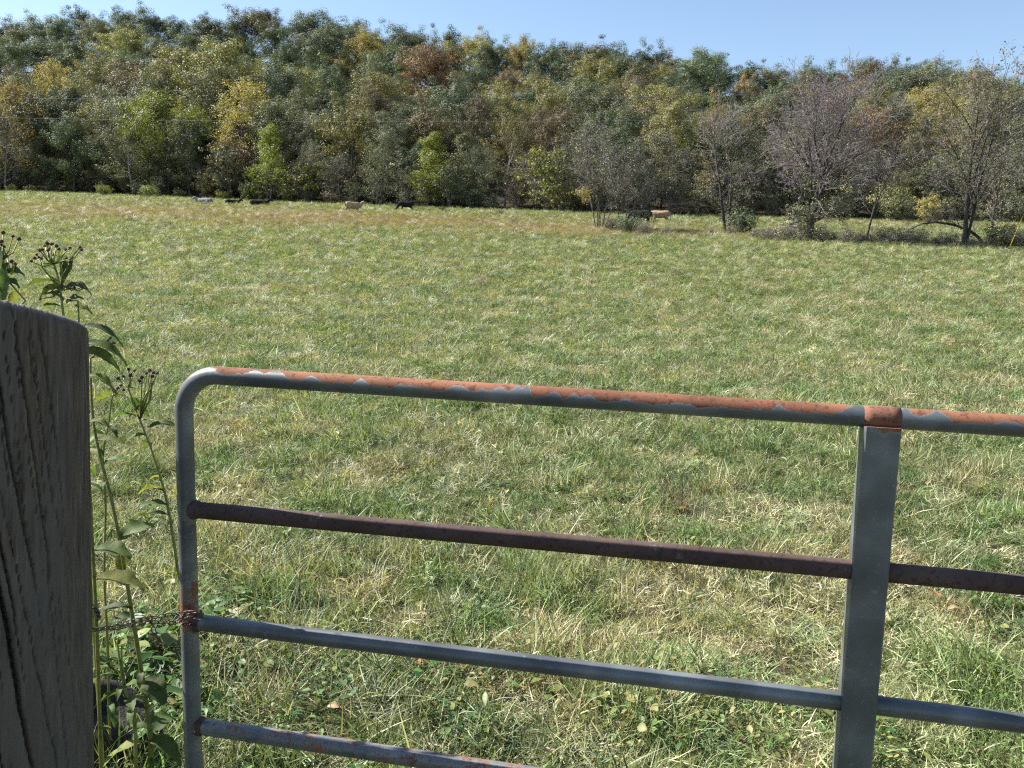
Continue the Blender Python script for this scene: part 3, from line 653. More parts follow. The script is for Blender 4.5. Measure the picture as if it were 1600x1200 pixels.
BR = [(955,362,3,'greyolive',.9,'low brush clump between the two thin grey tree clumps'),(982,366,1,'darkgreen',.75,'dark brush around the foot of the shorter thicket tree'),(1005,368,3,'tan',0.85,'low brown brush right of the thin grey clumps'),
 (1040,370,3,'greyolive',.55,'low dry brush in front of the pale grazing cow'),(1085,371,3,'rust',.45,'low brown brush between the cows and the two-stemmed tree'),
 (1160,367,1,'darkgreen',1.05,'dark green bush at the foot of the two-stemmed tree'),(1140,368,3,'rust',.6,'dry brush below the two-stemmed tree'),
 (1225,378,3,'tan',1.19,'tangled brown brush left of the big bare tree'),(1250,378,0,'greyolive',1.0,'vine-covered bush wrapped round the big bare tree trunk'),(1280,379,3,'tan',0.94,'grey brush at the right foot of the big bare tree'),(1200,377,3,'greyolive',.7,'low grey brush farthest left of the big bare tree'),
 (1325,380,3,'tan',0.85,'low round brush left of the small leaning tree'),(1375,381,3,'tan',0.98,'olive brush right of the small leaning tree'),(1405,382,3,'tan',0.94,'dry grey brush between leaning and forked trees'),(1440,383,3,'tan',0.85,'dry rusty brush under the arching limb'),
 (1480,385,3,'greyolive',.8,'low brush left of the forked tree trunk'),(1565,387,1,'olive',.9,'olive brush right of the slender pale trunk'),(1600,388,3,'tan',0.94,'rusty brush behind the yellow guy marker'),
 (1180,374,3,'tan',.7,'low tan brush left of the big bare tree, nearest the two-stemmed tree'),(1300,380,3,'rust',.6,'low rusty brush midway between big bare tree and leaning tree'),(1345,380,3,'greyolive',.6,'grey brush right at the foot of the leaning tree'),
 (1422,383,3,'greyolive',.6,'grey brush under the left end of the arching limb'),(1462,384,3,'olive',.5,'olive brush under the middle of the arching limb'),(1520,386,3,'tan',.6,'tan brush between the forked and slender trunks'),(1545,386,3,'rust',.6,'rusty brush at the foot of the slender trunk'),(1585,388,3,'tan',.9,'tan brush just left of the yellow guy marker'),
 (1110,368,3,'tan',.5,'low tan brush left of the two-stemmed tree'),(1065,366,3,'greyolive',.4,'thin grey brush right of the tan cow'),
 (610,324,3,'greyolive',.6,'small grey weed clump left of the mid-field black cow'),(672,329,3,'yellowgreen',.45,'small yellow-green weed clump right of the mid-field black cow'),(690,331,1,'darkgreen',.35,'small dark weed clump alone in mid field'),(780,336,3,'greyolive',.5,'pale weed clump farthest right in open mid field')]
rgb = random.Random(55)
for px, py, i, c, s, lab in BR:
    P = hit_base(px, py); P.z = tz(P.x, P.y)-.05
    bush(P, i, c, (s*1.25, s, s), lab, None, 'brush_clump' if i == 3 else 'bush', 'bush', rgb.uniform(0, 6))

# ------------------------------------------------------------------ cows
def cow_mat(name, c1, c2):
    m, nt, b = new_mat(name); tc = N(nt, 'TexCoord'); n = noise_tex(nt, 3, 4, .6, tc.outputs['Object'])
    r = ramp(nt, n.outputs['Fac'], [(.35, c1), (.7, c2)]); nt.links.new(r.outputs[0], b.inputs['Base Color']); b.inputs['Roughness'].default_value = .85; b.inputs['Specular IOR Level'].default_value = .1; return m
COWM = {'black': cow_mat('black_hide', (.012,.011,.011), (.028,.025,.024)), 'tan': cow_mat('tan_hide', (.29,.205,.12), (.45,.34,.21)), 'white': cow_mat('whitish_hide', (.17,.17,.17), (.27,.265,.26))}
def cow_mesh(pose, mat):
    """rings lofted along spine, legs, ears and tail, fused into one skin by a voxel remesh"""
    lying = pose == 'lying'; dz = -.58 if lying else 0; mb = MB()
    def loft(st, n=18):
        # st: (x, y, z, half width, half depth); sections stand across the path in the xz plane
        P = [Vector(q[:3]) for q in st]; vs = []; fs = []
        for i, q in enumerate(st):
            t = (P[min(i+1, len(P)-1)]-P[max(i-1, 0)]).normalized(); w_ = Vector((0,1,0)); w_ = (w_-t*w_.dot(t)).normalized(); d_ = t.cross(w_)
            for k in range(n):
                an = 2*math.pi*k/n; vs.append(P[i]+w_*math.cos(an)*q[3]+d_*math.sin(an)*q[4])
        for i in range(len(st)-1):
            for k in range(n): fs.append((i*n+k, i*n+(k+1)%n, (i+1)*n+(k+1)%n, (i+1)*n+k))
        fs.append(tuple(range(n-1,-1,-1))); fs.append(tuple((len(st)-1)*n+k for k in range(n))); mb.add(vs, fs)
    body = [(-1.00,0,1.10,.10,.14),(-.95,0,1.08,.21,.25),(-.80,0,1.05,.28,.33),(-.55,0,1.02,.31,.36),(-.20,0,.97,.35,.38),(.15,0,.95,.36,.40),(.45,0,.97,.31,.40),(.70,0,1.01,.25,.37),(.88,0,1.03,.19,.30)]
    if pose == 'graze': neck = [(1.02,0,.94,.15,.24),(1.16,0,.74,.13,.19),(1.28,0,.55,.12,.16),(1.36,0,.44,.13,.15)]; head = [(1.33,0,.50,.10,.12),(1.40,0,.40,.125,.145),(1.47,0,.27,.105,.12),(1.54,0,.14,.075,.085),(1.58,0,.05,.07,.06)]; ear = (1.37,.46)
    else: neck = [(1.00,0,1.13,.15,.23),(1.14,0,1.28,.13,.18),(1.26,0,1.40,.12,.15)]; head = [(1.22,0,1.44,.09,.11),(1.34,0,1.44,.125,.145),(1.48,0,1.36,.105,.12),(1.62,0,1.27,.075,.085),(1.70,0,1.22,.07,.06)]; ear = (1.27,1.50)
    f = lambda L: [(x, y, z+dz, a_, b_) for x, y, z, a_, b_ in L]
    loft(f(body+neck)); loft(f(head), 14)
    for s_ in (-1, 1):
        loft([(ear[0], s_*.10, ear[1]+dz, .03, .03),(ear[0]-.02, s_*.18, ear[1]+.01+dz, .04, .055),(ear[0]-.04, s_*.27, ear[1]-.03+dz, .03, .035)], 8)
        if lying:
            loft([(.55, s_*.26, .30, .12, .16),(.85, s_*.30, .12, .08, .09),(1.0, s_*.30, .07, .06, .06)], 10); loft([(1.0, s_*.30, .07, .055, .055),(.75, s_*.33, .05, .045, .05)], 8)
            loft([(-.60, s_*.30, .38, .14, .24),(-.35, s_*.42, .22, .10, .18),(-.10, s_*.46, .12, .07, .09)], 10); loft([(-.10, s_*.46, .10, .06, .06),(-.50, s_*.50, .06, .045, .05)], 8)
        else:
            o_ = .06*s_
            loft([(.58, s_*.17, .95, .10, .20),(.58, s_*.18, .72, .095, .13),(.60+o_, s_*.18, .50, .07, .075),(.61+o_*1.3, s_*.18, .42, .06, .065),(.60+o_*1.5, s_*.18, .22, .042, .045),(.61+o_*1.6, s_*.18, .08, .05, .055),(.63+o_*1.6, s_*.18, .0, .06, .075)], 10)
            loft([(-.66, s_*.18, 1.0, .13, .26),(-.62, s_*.20, .80, .12, .19),(-.64-o_, s_*.20, .62, .085, .12),(-.76-o_*1.3, s_*.20, .48, .055, .075),(-.76-o_*1.5, s_*.20, .28, .043, .05),(-.74-o_*1.6, s_*.20, .08, .05, .055),(-.71-o_*1.6, s_*.20, .0, .06, .075)], 10)
    loft([(-1.0,0,1.22+dz,.04,.04),(-1.07,0,1.10+dz,.03,.03),(-1.08,0,.75+dz*.6,.026,.026),(-1.08,0,.52+dz*.7,.05,.04),(-1.08,0,.40+dz*.6,.03,.03)], 8)
    if not lying: loft([(-.42,0,.66,.13,.12),(-.62,0,.66,.14,.13)], 10)
    me = mb.mesh('cow_tmp', mat); o = bpy.data.objects.new('cow_tmp', me); COL.objects.link(o)
    md = o.modifiers.new('r', 'REMESH'); md.mode = 'VOXEL'; md.voxel_size = .022; md.use_smooth_shade = True
    sm = o.modifiers.new('s', 'SMOOTH'); sm.factor = .5; sm.iterations = 5
    dg = bpy.context.evaluated_depsgraph_get(); dg.update()
    m2 = bpy.data.meshes.new_from_object(o.evaluated_get(dg)); m2.name = 'cow_body'; bpy.data.objects.remove(o)
    m2.materials.clear(); m2.materials.append(mat)
    return m2
CM = {}
def cow(px, py, pose, col, rz, label, s=1.0):
    P = hit_base(px, py); P.z = tz(P.x, P.y); print('cow', px, 'y=%.0f' % P.y)
    t = thing('cow', label, 'cow', P, rz, None, (s, s, s))
    if (pose, col) not in CM:
        CM[(pose, col)] = cow_mesh(pose, COWM[col])
    o = bpy.data.objects.new('body', CM[(pose, col)]); COL.objects.link(o); o.parent = t
cow(1031, 349.5, 'graze', 'tan', math.pi-.12, 'tan cow grazing with its head down at the right side of the field')
cow(1001, 350, 'graze', 'black', math.pi-.3, 'black cow grazing just left of the tan one, behind the thin trees', 1.05)
cow(552, 334, 'stand', 'tan', math.pi-2.5, 'lone pale tan cow standing in brown grass, left of centre', .95)
cow(635, 331, 'graze', 'black', math.pi+.25, 'small-looking black cow standing before the wood, right of the lone pale cow', .9)
cow(405, 322.5, 'lying', 'black', .2, 'black cow lying in the grass at the foot of the wood, left', 1.1)
cow(320, 319.5, 'lying', 'white', math.pi-.1, 'whitish cow lying at the left end of the herd', 1.1)
cow(363, 320, 'lying', 'black', .6, 'dark cow lying in shade between the whitish cow and the lying black cow', .9)

# ------------------------------------------------------------------ power lines and guy marker
m_wire, ntw, bw = new_mat('wire_metal'); bw.inputs['Base Color'].default_value = (.25,.26,.27,1); bw.inputs['Roughness'].default_value = .5
for lab, pts, Y in (('upper thin overhead wire crossing in front of the wood', [(-300,150),(250,153),(700,155),(1100,150),(1900,128)], 62),
                    ('lower thin overhead wire crossing in front of the wood', [(-300,177),(0,183),(400,190),(800,190),(1100,187),(1900,168)], 60)):
    mb = MB(); a = [at_y(x, y, Y) for x, y in pts]
    xs = np.array([p.x for p in a]); zs = np.array([p.z for p in a]); co = np.polyfit(xs, zs, 2)
    tube(mb, [Vector((x, Y, float(np.polyval(co, x)))) for x in np.linspace(xs[0], xs[-1], 40)], .0055, 5)
    tag(mb.build('overhead_wire', m_wire), lab, 'overhead wire', 'overhead wires')
def guy():
    A = hit_base(1576, 390); A.z = tz(A.x, A.y)-.05; B = at_y(1598, 338, A.y); d = B-A
    t = thing('guy_wire', 'slanting guy wire with a yellow plastic marker tube at the right edge', 'guy wire', A)
    m, nt, b = new_mat('yellow_plastic'); b.inputs['Base Color'].default_value = (.55,.36,.03,1); b.inputs['Roughness'].default_value = .5
    mb = MB(); tube(mb, [d*.06, d*.5, d*1.0], .030, 8); mb.build('marker_tube', m, t)
    mb = MB(); tube(mb, [Vector((0,0,0)), d*5.5], .007, 5); mb.build('cable', m_wire, t)
    mb = MB(); tube(mb, [Vector((0,0,-.2)), d*.08], .014, 6); mb.build('anchor_rod', m_wire, t)
guy()

# ------------------------------------------------------------------ gate
def metal_mat(name, gdark=(.052,.060,.063), glite=(.20,.215,.22), rust=(.080,.030,.016), rust2=(.19,.070,.034)):
    """fac attribute: 0 = zinc, 1 = rust, between = broken up by noise"""
    m, nt, b = new_mat(name); tc = N(nt, 'TexCoord'); P = tc.outputs['Object']
    nz = noise_tex(nt, 26, 5, .65, P); nb = noise_tex(nt, 7, 3, .5, P); nf = noise_tex(nt, 220, 4, .7, P); sp = noise_tex(nt, 90, 2, .5, P)
    zinc = ramp(nt, nb.outputs['Fac'], [(.25, gdark), (.5, tuple((a+c)/2*.85 for a, c in zip(gdark, glite))), (.75, glite)])
    zc = mix(nt, math_(nt, 'MULTIPLY', ramp(nt, sp.outputs['Fac'], [(.66,(0,0,0)),(.72,(1,1,1))]).outputs[0], .35), zinc.outputs[0], (.25,.26,.26))
    rc = ramp(nt, nf.outputs['Fac'], [(.3, rust), (.55, rust2), (.75, tuple(min(1, v*1.3) for v in rust2))])
    rc2 = mix(nt, ramp(nt, nz.outputs['Fac'], [(.35,(0,0,0)),(.7,(1,1,1))]).outputs[0], rc.outputs[0], tuple(v*.62 for v in rust2)); lo = noise_tex(nt, 5, 3, .6, P); rc2 = mix(nt, ramp(nt, lo.outputs['Fac'], [(.42,(0,0,0)),(.62,(1,1,1))]).outputs[0], rc2, (min(1, rust2[0]*1.2), rust2[1]*1.35, rust2[2]*1.4)); rc2 = mix(nt, math_(nt, 'MULTIPLY', ramp(nt, sp.outputs['Fac'], [(.56,(0,0,0)),(.66,(1,1,1))]).outputs[0], .7), rc2, tuple(v*.8 for v in rust))
    f = attr(nt, 'fac')
    v = math_(nt, 'ADD', f.outputs['Fac'], math_(nt, 'MULTIPLY', math_(nt, 'SUBTRACT', nz.outputs['Fac'], .5), .9))
    v = math_(nt, 'ADD', v, math_(nt, 'MULTIPLY', math_(nt, 'SUBTRACT', nf.outputs['Fac'], .5), .6))
    mk = ramp(nt, v, [(.40,(0,0,0)),(.49,(.55,.55,.55)),(.56,(1,1,1))])
    # thin pale rim where the zinc ends: sunlit zinc edge painted into the colour
    rim = ramp(nt, v, [(.30,(0,0,0)),(.44,(1,1,1)),(.50,(0,0,0))])
    zc2 = mix(nt, math_(nt, 'MULTIPLY', rim.outputs[0], .22), zc, (.45,.47,.47))
    c = mix(nt, mk.outputs[0], zc2, rc2); nt.links.new(c, b.inputs['Base Color'])
    rv = N(nt, 'MapRange'); rv.inputs[3].default_value = .42; rv.inputs[4].default_value = .9; nt.links.new(mk.outputs[0], rv.inputs[0]); nt.links.new(rv.outputs[0], b.inputs['Roughness'])
    mv = N(nt, 'MapRange'); mv.inputs[3].default_value = .25; mv.inputs[4].default_value = .0; nt.links.new(mk.outputs[0], mv.inputs[0]); nt.links.new(mv.outputs[0], b.inputs['Metallic'])
    bp = N(nt, 'Bump'); bp.inputs['Strength'].default_value = .35; bp.inputs['Distance'].default_value = .0015
    nt.links.new(mix(nt, mk.outputs[0], nb.outputs['Fac'], nf.outputs['Fac']), bp.inputs['Height']); nt.links.new(bp.outputs[0], b.inputs['Normal'])
    return m
GALV = metal_mat('galvanised_with_rust')
DRUST = metal_mat('dark_rusty_steel', rust=(.024,.016,.013), rust2=(.070,.038,.030))
def gate():
    u = -(ray(-5540, 255)).normalized(); v = ray(581, 10100).normalized(); v = (v-u*v.dot(u)).normalized(); n = u.cross(v).normalized()
    O = at_depth(289, 700, 2.06)
    def pl(px, py):
        d = ray(px, py); k = (O-CAM).dot(n)/d.dot(n); P = CAM+d*k-O; return P.dot(u), P.dot(v)
    base = Vector(O)+v*((O.z)/(-v.z))
    t = thing('pasture_gate', 'galvanised tube farm gate with a rusty top rail, closed across the foreground', 'gate', base)
    L = lambda a, b, w=0.0: O+u*a+v*b+n*w-base       # n points away from the camera or to it, w small
    toward = -1 if n.dot(_F) > 0 else 1
    r = .0225; aL = pl(289, 700)[0]
    top = [pl(420, 592), pl(900, 622), pl(1375, 652)]
    ca, cb = np.polyfit([p[0] for p in top], [p[1] for p in top], 1)
    line = lambda a: ca*a+cb
    Wd = 3.6; RC = .095; zb = (O.z)/(-v.z) - .16        # v coordinate of the bottom rail
    tb = line(aL)
    print('gate: top b', tb, 'bottom', zb, 'ground', O.z/(-v.z), 'rail heights', [round((O+v*pl(x, y)[1]).z, 2) for x, y in ((350,587),(320,798),(320,973),(320,1135))])
    def arc(ca_, cb_, a0, a1, k=9): return [(ca_+RC*math.cos(a0+(a1-a0)*i/k), cb_+RC*math.sin(a0+(a1-a0)*i/k)) for i in range(k+1)]
    P = [(aL, zb-RC-.0)]
    lv = [(aL, zb-RC+(tb+RC-zb+RC)*i/40) for i in range(0, 40)]
    tl = arc(aL+RC, tb+RC, math.pi, 1.5*math.pi)
    tp = [(a, line(a)) for a in np.linspace(aL+RC+.02, 1.95, 620)]+[(a, line(a)) for a in np.linspace(2.0, Wd-RC+aL, 60)]
    tr_ = arc(Wd-RC+aL, line(Wd+aL)+RC, 1.5*math.pi, 2*math.pi)
    rv = [(Wd+aL, b) for b in np.linspace(line(Wd)+RC+.02, zb-RC, 40)]
    br = arc(Wd-RC+aL, zb-RC, 0, .5*math.pi); bt = [(a, zb) for a in np.linspace(Wd-RC+aL-.02, aL+RC, 60)]; bl = arc(aL+RC, zb-RC, .5*math.pi, math.pi)
    joints = [pl(300, 798)[1], pl(300, 973)[1], pl(300, 1135)[1]]
    peaks = [(pl(x, 590+.056*(x-350))[0], h_, w_) for x, h_, w_ in ((405,.9,.034),(437,1.1,.030),(378,.6,.02),(493,.7,.020),(568,.7,.016),(630,.4,.014),(648,.4,.014),(718,.7,.022),(757,.4,.014),(783,.9,.022),(810,1.1,.022),(824,1.2,.012),(868,.9,.014),(900,.4,.012),(920,.5,.012),(980,.3,.012),(1060,.3,.012),(1215,.6,.012),(1335,1.2,.030),(1352,1.0,.02),(1413,1.25,.018),(1462,1.2,.020),(1450,.7,.02),(1575,.4,.03))]
    def bf(Lg, dd, q):
        p = q+base-O; a = p.dot(u); b = p.dot(v)
        up = dd.z
        if abs(b-line(a)) < .05 and a > aL+.06:                                   # along the top rail
            am = .35
            pk = max(0, 1-abs(mnoise.noise(Vector((a*12, 3.3, 0))))*6)*(.75+mnoise.noise(Vector((a*9, 1, 1))))*am
            jag = .22*mnoise.noise(Vector((a*55, 7.7, 0)))-.5*pk-1.0*max(h_*1.25*max(0, 1-abs(a-a_)/(w_*1.35)*(1+.3*mnoise.noise(Vector((a*80, 5, 5)))))**.7 for a_, h_, w_ in peaks)
            bare = max(0, mnoise.noise(Vector((a*3.1, 1.7, 5)))-.3)*.5*am
            gap = 0
            start = np.clip((a-aL-.06)/.08, 0, 1)
            return float((0.5+1.2*(up-.12)+.8*jag-bare-gap)*start)
        if b > 0:                                                       # uprights: stained round the welds
            s = max(math.exp(-((b-j)/(.04 if i else .035))**2) for i, j in enumerate(joints))
            s2 = math.exp(-((b-(joints[1]-.07))/.09)**2)
            if a < aL+.1: return .16+.28*s+.30*s2+.1*mnoise.noise(Vector((b*9, a, 0)))
        return .15
    mb = MB(); tube(mb, [L(a, b) for a, b in lv+tl+tp+tr_+rv+br+bt+bl], r, 24, bfun=bf, cap=False)
    mb.build('frame', GALV, t)
    # middle rails
    ua, ub = pl(1372, 700), pl(1331, 1190)
    rails = [((330,799),(1325,888),(1590,914),DRUST,.72),((330,975),(1310,1095),(1590,1129),GALV,.12),((330,1137),(560,1172),(700,1192),GALV,.42)]
    for p1, p2, p3, mat, fz in rails:
        q = [pl(*p1), pl(*p2), pl(*p3)]; c1, c0 = np.polyfit([x[0] for x in q], [x[1] for x in q], 1)
        mb = MB(); fn = lambda Lg, dd, qq, fz=fz: fz+.12*mnoise.noise(Vector((Lg*6, 2, fz*9)))+.12*max(0, dd.z)*mnoise.noise(Vector((Lg*15, 4, 1)))
        tube(mb, [L(a, c1*a+c0) for a in np.linspace(aL+r*.6, Wd+aL-r*.6, 90)], r*.93, 20, bfun=fn)
        mb.build('rail', mat, t)
        mb = MB(); c = L(aL+r*1.0, c1*aL+c0); 
        tube(mb, [c-u*.004, c+u*.004, c+u*.012], [r*1.08, r*1.10, r*.95], 20, b=.9); mb.build('weld', DRUST, t)
        q2 = c1*(ub[0])+c0
    # channel upright, three of them along the gate, in front of the rails
    w = .036; dp = .020
    a_at = lambda b: ua[0]+(ub[0]-ua[0])*(b-ua[1])/(ub[1]-ua[1])
    for off in (0, 1.15):
        m2 = MB(); rows = 44; b0 = line(ua[0])+r*.75; ring = [(-w, r*.95), (-w, r+dp*.0+.004), (-w+.004, r+.008), (w-.004, r+.008), (w, r+.004), (w, r*.95), (w-.004, r*.95), (w-.004, r+.003), (-w+.004, r+.003), (-w+.004, r*.95)]
        ring = [(-w, -r), (-w, r+.004), (-w+.004, r+.008), (w-.004, r+.008), (w, r+.004), (w, -r), (w-.004, -r), (w-.004, r+.003), (-w+.004, r+.003), (-w+.004, -r)]
        vs = []; fs = []; bv = []; K = len(ring)
        for i in range(rows+1):
            b = b0+(zb-r*.8-b0)*i/rows; a = a_at(b)+off; lb = b+(line(a)-line(a_at(b)))*(1-i/rows)
            dent = .0015*mnoise.noise(Vector((b*8, 1, 2)))
            for x, y in ring: vs.append(L(a+x, lb, toward*(y+dent))); bv.append(.13+.40*math.exp(-((b-b0)/.010)**2)+.1*mnoise.noise(Vector((b*12, x*30, 1))))
        for i in range(rows):
            for k in range(K): fs.append((i*K+k, i*K+(k+1)%K, (i+1)*K+(k+1)%K, (i+1)*K+k))
        fs.append(tuple(range(K))); fs.append(tuple(rows*K+k for k in range(K)))
        m2.add(vs, fs, .5, bv); ob = m2.build('upright', GALV, t, smooth=False)
        # rusty weld bead and rusted collar over the top rail
        a0 = a_at(b0)+off; mb = MB()
        tube(mb, [L(a0-w, line(a0-w)), L(a0-w*.5, line(a0-w*.5)), L(a0, line(a0)), L(a0+w*.5, line(a0+w*.5)), L(a0+w, line(a0+w))], [r*1.02, r*1.07, r*1.08, r*1.07, r*1.02], 24, b=.95)
        mb.build('collar', GALV2, t)
        mb = MB(); rgx = random.Random(3); pts = [L(a0-w+2*w*i/8, line(a0)+r*.95+.001*rgx.uniform(-1,1)-.003*math.sin(i), toward*(r*.55+.007)) for i in range(9)]
        tube(mb, pts, [.004+.0015*rgx.random() for _ in pts], 6, b=.9); mb.build('weld', DRUST, t)
    return O, u, v, n, pl
GALV2 = metal_mat('rusted_collar', rust=(.060,.024,.015), rust2=(.15,.058,.034))
GO, GU, GV, GN, gpl = gate()

# ------------------------------------------------------------------ wooden post
def post():
    m, nt, b = new_mat('weathered_wood'); tc = N(nt, 'TexCoord'); rm = N(nt, 'Mapping'); rm.inputs['Rotation'].default_value = (0, R(-6.5), 0); nt.links.new(tc.outputs['Object'], rm.inputs[0]); P = rm.outputs[0]
    g = noise_tex(nt, 9, 8, .72, P, (12, 12, .10)); g2 = noise_tex(nt, 3, 5, .6, P, (3, 3, .2)); g3 = noise_tex(nt, 40, 4, .6, P, (9, 9, .12)); bl = noise_tex(nt, 5, 4, .6, P)
    c = ramp(nt, g.outputs['Fac'], [(.32,(.015,.010,.007)),(.44,(.076,.056,.039)),(.58,(.135,.102,.073)),(.72,(.24,.19,.14))])
    c2 = mix(nt, ramp(nt, g2.outputs['Fac'], [(.4,(0,0,0)),(.7,(1,1,1))]).outputs[0], c.outputs[0], (.105,.095,.085))
    c3 = mix(nt, math_(nt, 'MULTIPLY', ramp(nt, bl.outputs['Fac'], [(.55,(0,0,0)),(.75,(1,1,1))]).outputs[0], .45), c2, (.13,.12,.11))
    f = attr(nt, 'fac'); c4 = mix(nt, f.outputs['Fac'], c3, (.30,.26,.20))
    nt.links.new(c4, b.inputs['Base Color']); b.inputs['Roughness'].default_value = .85; b.inputs['Specular IOR Level'].default_value = .25
    bp = N(nt, 'Bump'); bp.inputs['Strength'].default_value = .7; bp.inputs['Distance'].default_value = .003
    h = math_(nt, 'ADD', g.outputs['Fac'], math_(nt, 'MULTIPLY', g3.outputs['Fac'], .6)); nt.links.new(h, bp.inputs['Height']); nt.links.new(bp.outputs[0], b.inputs['Normal'])
    zt = 1.60; T = at_depth(-27, 481, zt); Bt = at_depth(-9, 1200, zt+.13)
    ax = (Bt-T).normalized(); Gp = T+ax*((T.z+.25)/(-ax.z)); base = Vector((Gp.x, Gp.y, 0.0)); H = (T-Gp).length
    up = -ax; s1 = Vector((1,0,0)); s1 = (s1-up*s1.dot(up)).normalized(); s2 = up.cross(s1)       # s2 points away from the camera
    NA, NZ = 420, 170; rg = random.Random(12); r0 = .178
    cracks = []                      # (angle at top, drift per metre, width, depth, z range)
    for an, dr, wd, dp, z0, z1 in ((-1.34,.78,.050,.07,0,2),(-1.255,.80,.030,.045,0,.75),(-.988,.72,.022,.035,0,.60),(-.76,.66,.024,.04,0,.65),(-1.75,.85,.035,.05,0,2),(-1.62,.8,.02,.03,.35,1.2),(-1.45,.75,.016,.025,.1,.8),(-1.15,.8,.014,.02,.35,1.1),(-.62,.4,.014,.02,.2,1.3),(-.42,.3,.012,.02,0,.3),(-2.3,.6,.02,.03,0,2),(-2.8,.5,.03,.04,0,2),(.2,.3,.02,.03,0,2),(.9,.3,.03,.05,0,2),(1.7,.3,.02,.03,0,2),(2.5,.3,.02,.03,0,2)):
        cracks.append((an, dr, wd, dp, z0, z1, rg.uniform(0, 50)))
    for k in range(26): z0 = rg.choice([0, 0, rg.uniform(0, .9)]); cracks.append((rg.uniform(-2.0, -.3), rg.uniform(.5, .85), rg.uniform(.007, .013), rg.uniform(.010, .022), z0, z0+rg.uniform(.2, .7), rg.uniform(0, 50)))
    vs = []; fs = []; bv = []
    O2 = Gp-base
    for j in range(NZ+1):
        d = H*(1-(j/NZ))                # distance below the top
        for i in range(NA):
            th = -math.pi+2*math.pi*i/NA
            r = r0*(1+.04*d)*(1+.02*math.sin(2*th+1)+.012*math.sin(5*th+d*1.5)); r += .0035*mnoise.noise(Vector((math.cos(th)*7, math.sin(th)*7, d*1.2)))+.0012*mnoise.noise(Vector((math.cos(th)*40, math.sin(th)*40, d*1.5)))
            for an, dr, wd, dp, z0, z1, sd in cracks:
                if d < z0-.05 or d > z1+.05: continue
                ac = an+dr*d+.045*mnoise.noise(Vector((d*3, sd, 0)))+.015*mnoise.noise(Vector((d*14, sd, 3)))
                k = min(1, max(0, (d-z0+.05)/.12))*min(1, max(0, (z1+.05-d)/.25)); wv = .62*wd*(.45+.8*abs(mnoise.noise(Vector((d*2.2, sd, 9)))))*max(k, .05)
                x = abs((th-ac+math.pi) % (2*math.pi)-math.pi)
                if x < wv: r -= dp*.75*k*(1-(x/wv))**.8
            if d < .022: r -= (.022-d)**2*22
            cut = 0.0
            q = s1*math.cos(th)*r+s2*math.sin(th)*r
            zz = H-d
            # slanting saw cut: highest on the side that faces the camera, rounded at the shoulder
            tcut = H - .046*math.sin(th) - .010*math.cos(th) + .0025*mnoise.noise(Vector((th*30, 4, 2))) + .003*mnoise.noise(Vector((th*9, 1, 1)))
            zz = zz*(tcut/H) if j else zz
            vs.append(O2+q+up*zz); bv.append(max(0, 1-d/.006)*.8)
    for j in range(NZ):
        for i in range(NA): fs.append((j*NA+i, j*NA+(i+1)%NA, (j+1)*NA+(i+1)%NA, (j+1)*NA+i))
    # cut face
    prev = NZ*NA
    for ring, k in enumerate((.8, .55, .3)):
        st = len(vs)
        for i in range(NA):
            p = vs[prev-ring*0+i] if ring == 0 else vs[NZ*NA+i]
            p = vs[NZ*NA+i]; c = O2+up*H; q = c+(p-c)*k; vs.append(q+up*.002*mnoise.noise(Vector((i*.2, k*9, 0)))); bv.append(.8)
        a = NZ*NA if ring == 0 else st-NA
        for i in range(NA): fs.append((a+i, a+(i+1)%NA, st+(i+1)%NA, st+i))
        last = st
    vs.append(O2+up*H); bv.append(.8); c = len(vs)-1
    for i in range(NA): fs.append((last+i, last+(i+1)%NA, c))
    mb = MB(); mb.add(vs, fs, .5, bv); o = mb.build('wooden_post', m); o.location = base
    tag(o, 'thick round weathered wooden gate post with deep drying cracks, at the left edge', 'post')
    return T, ax, r0, m
PT, PAX, PR, WOODM = post()

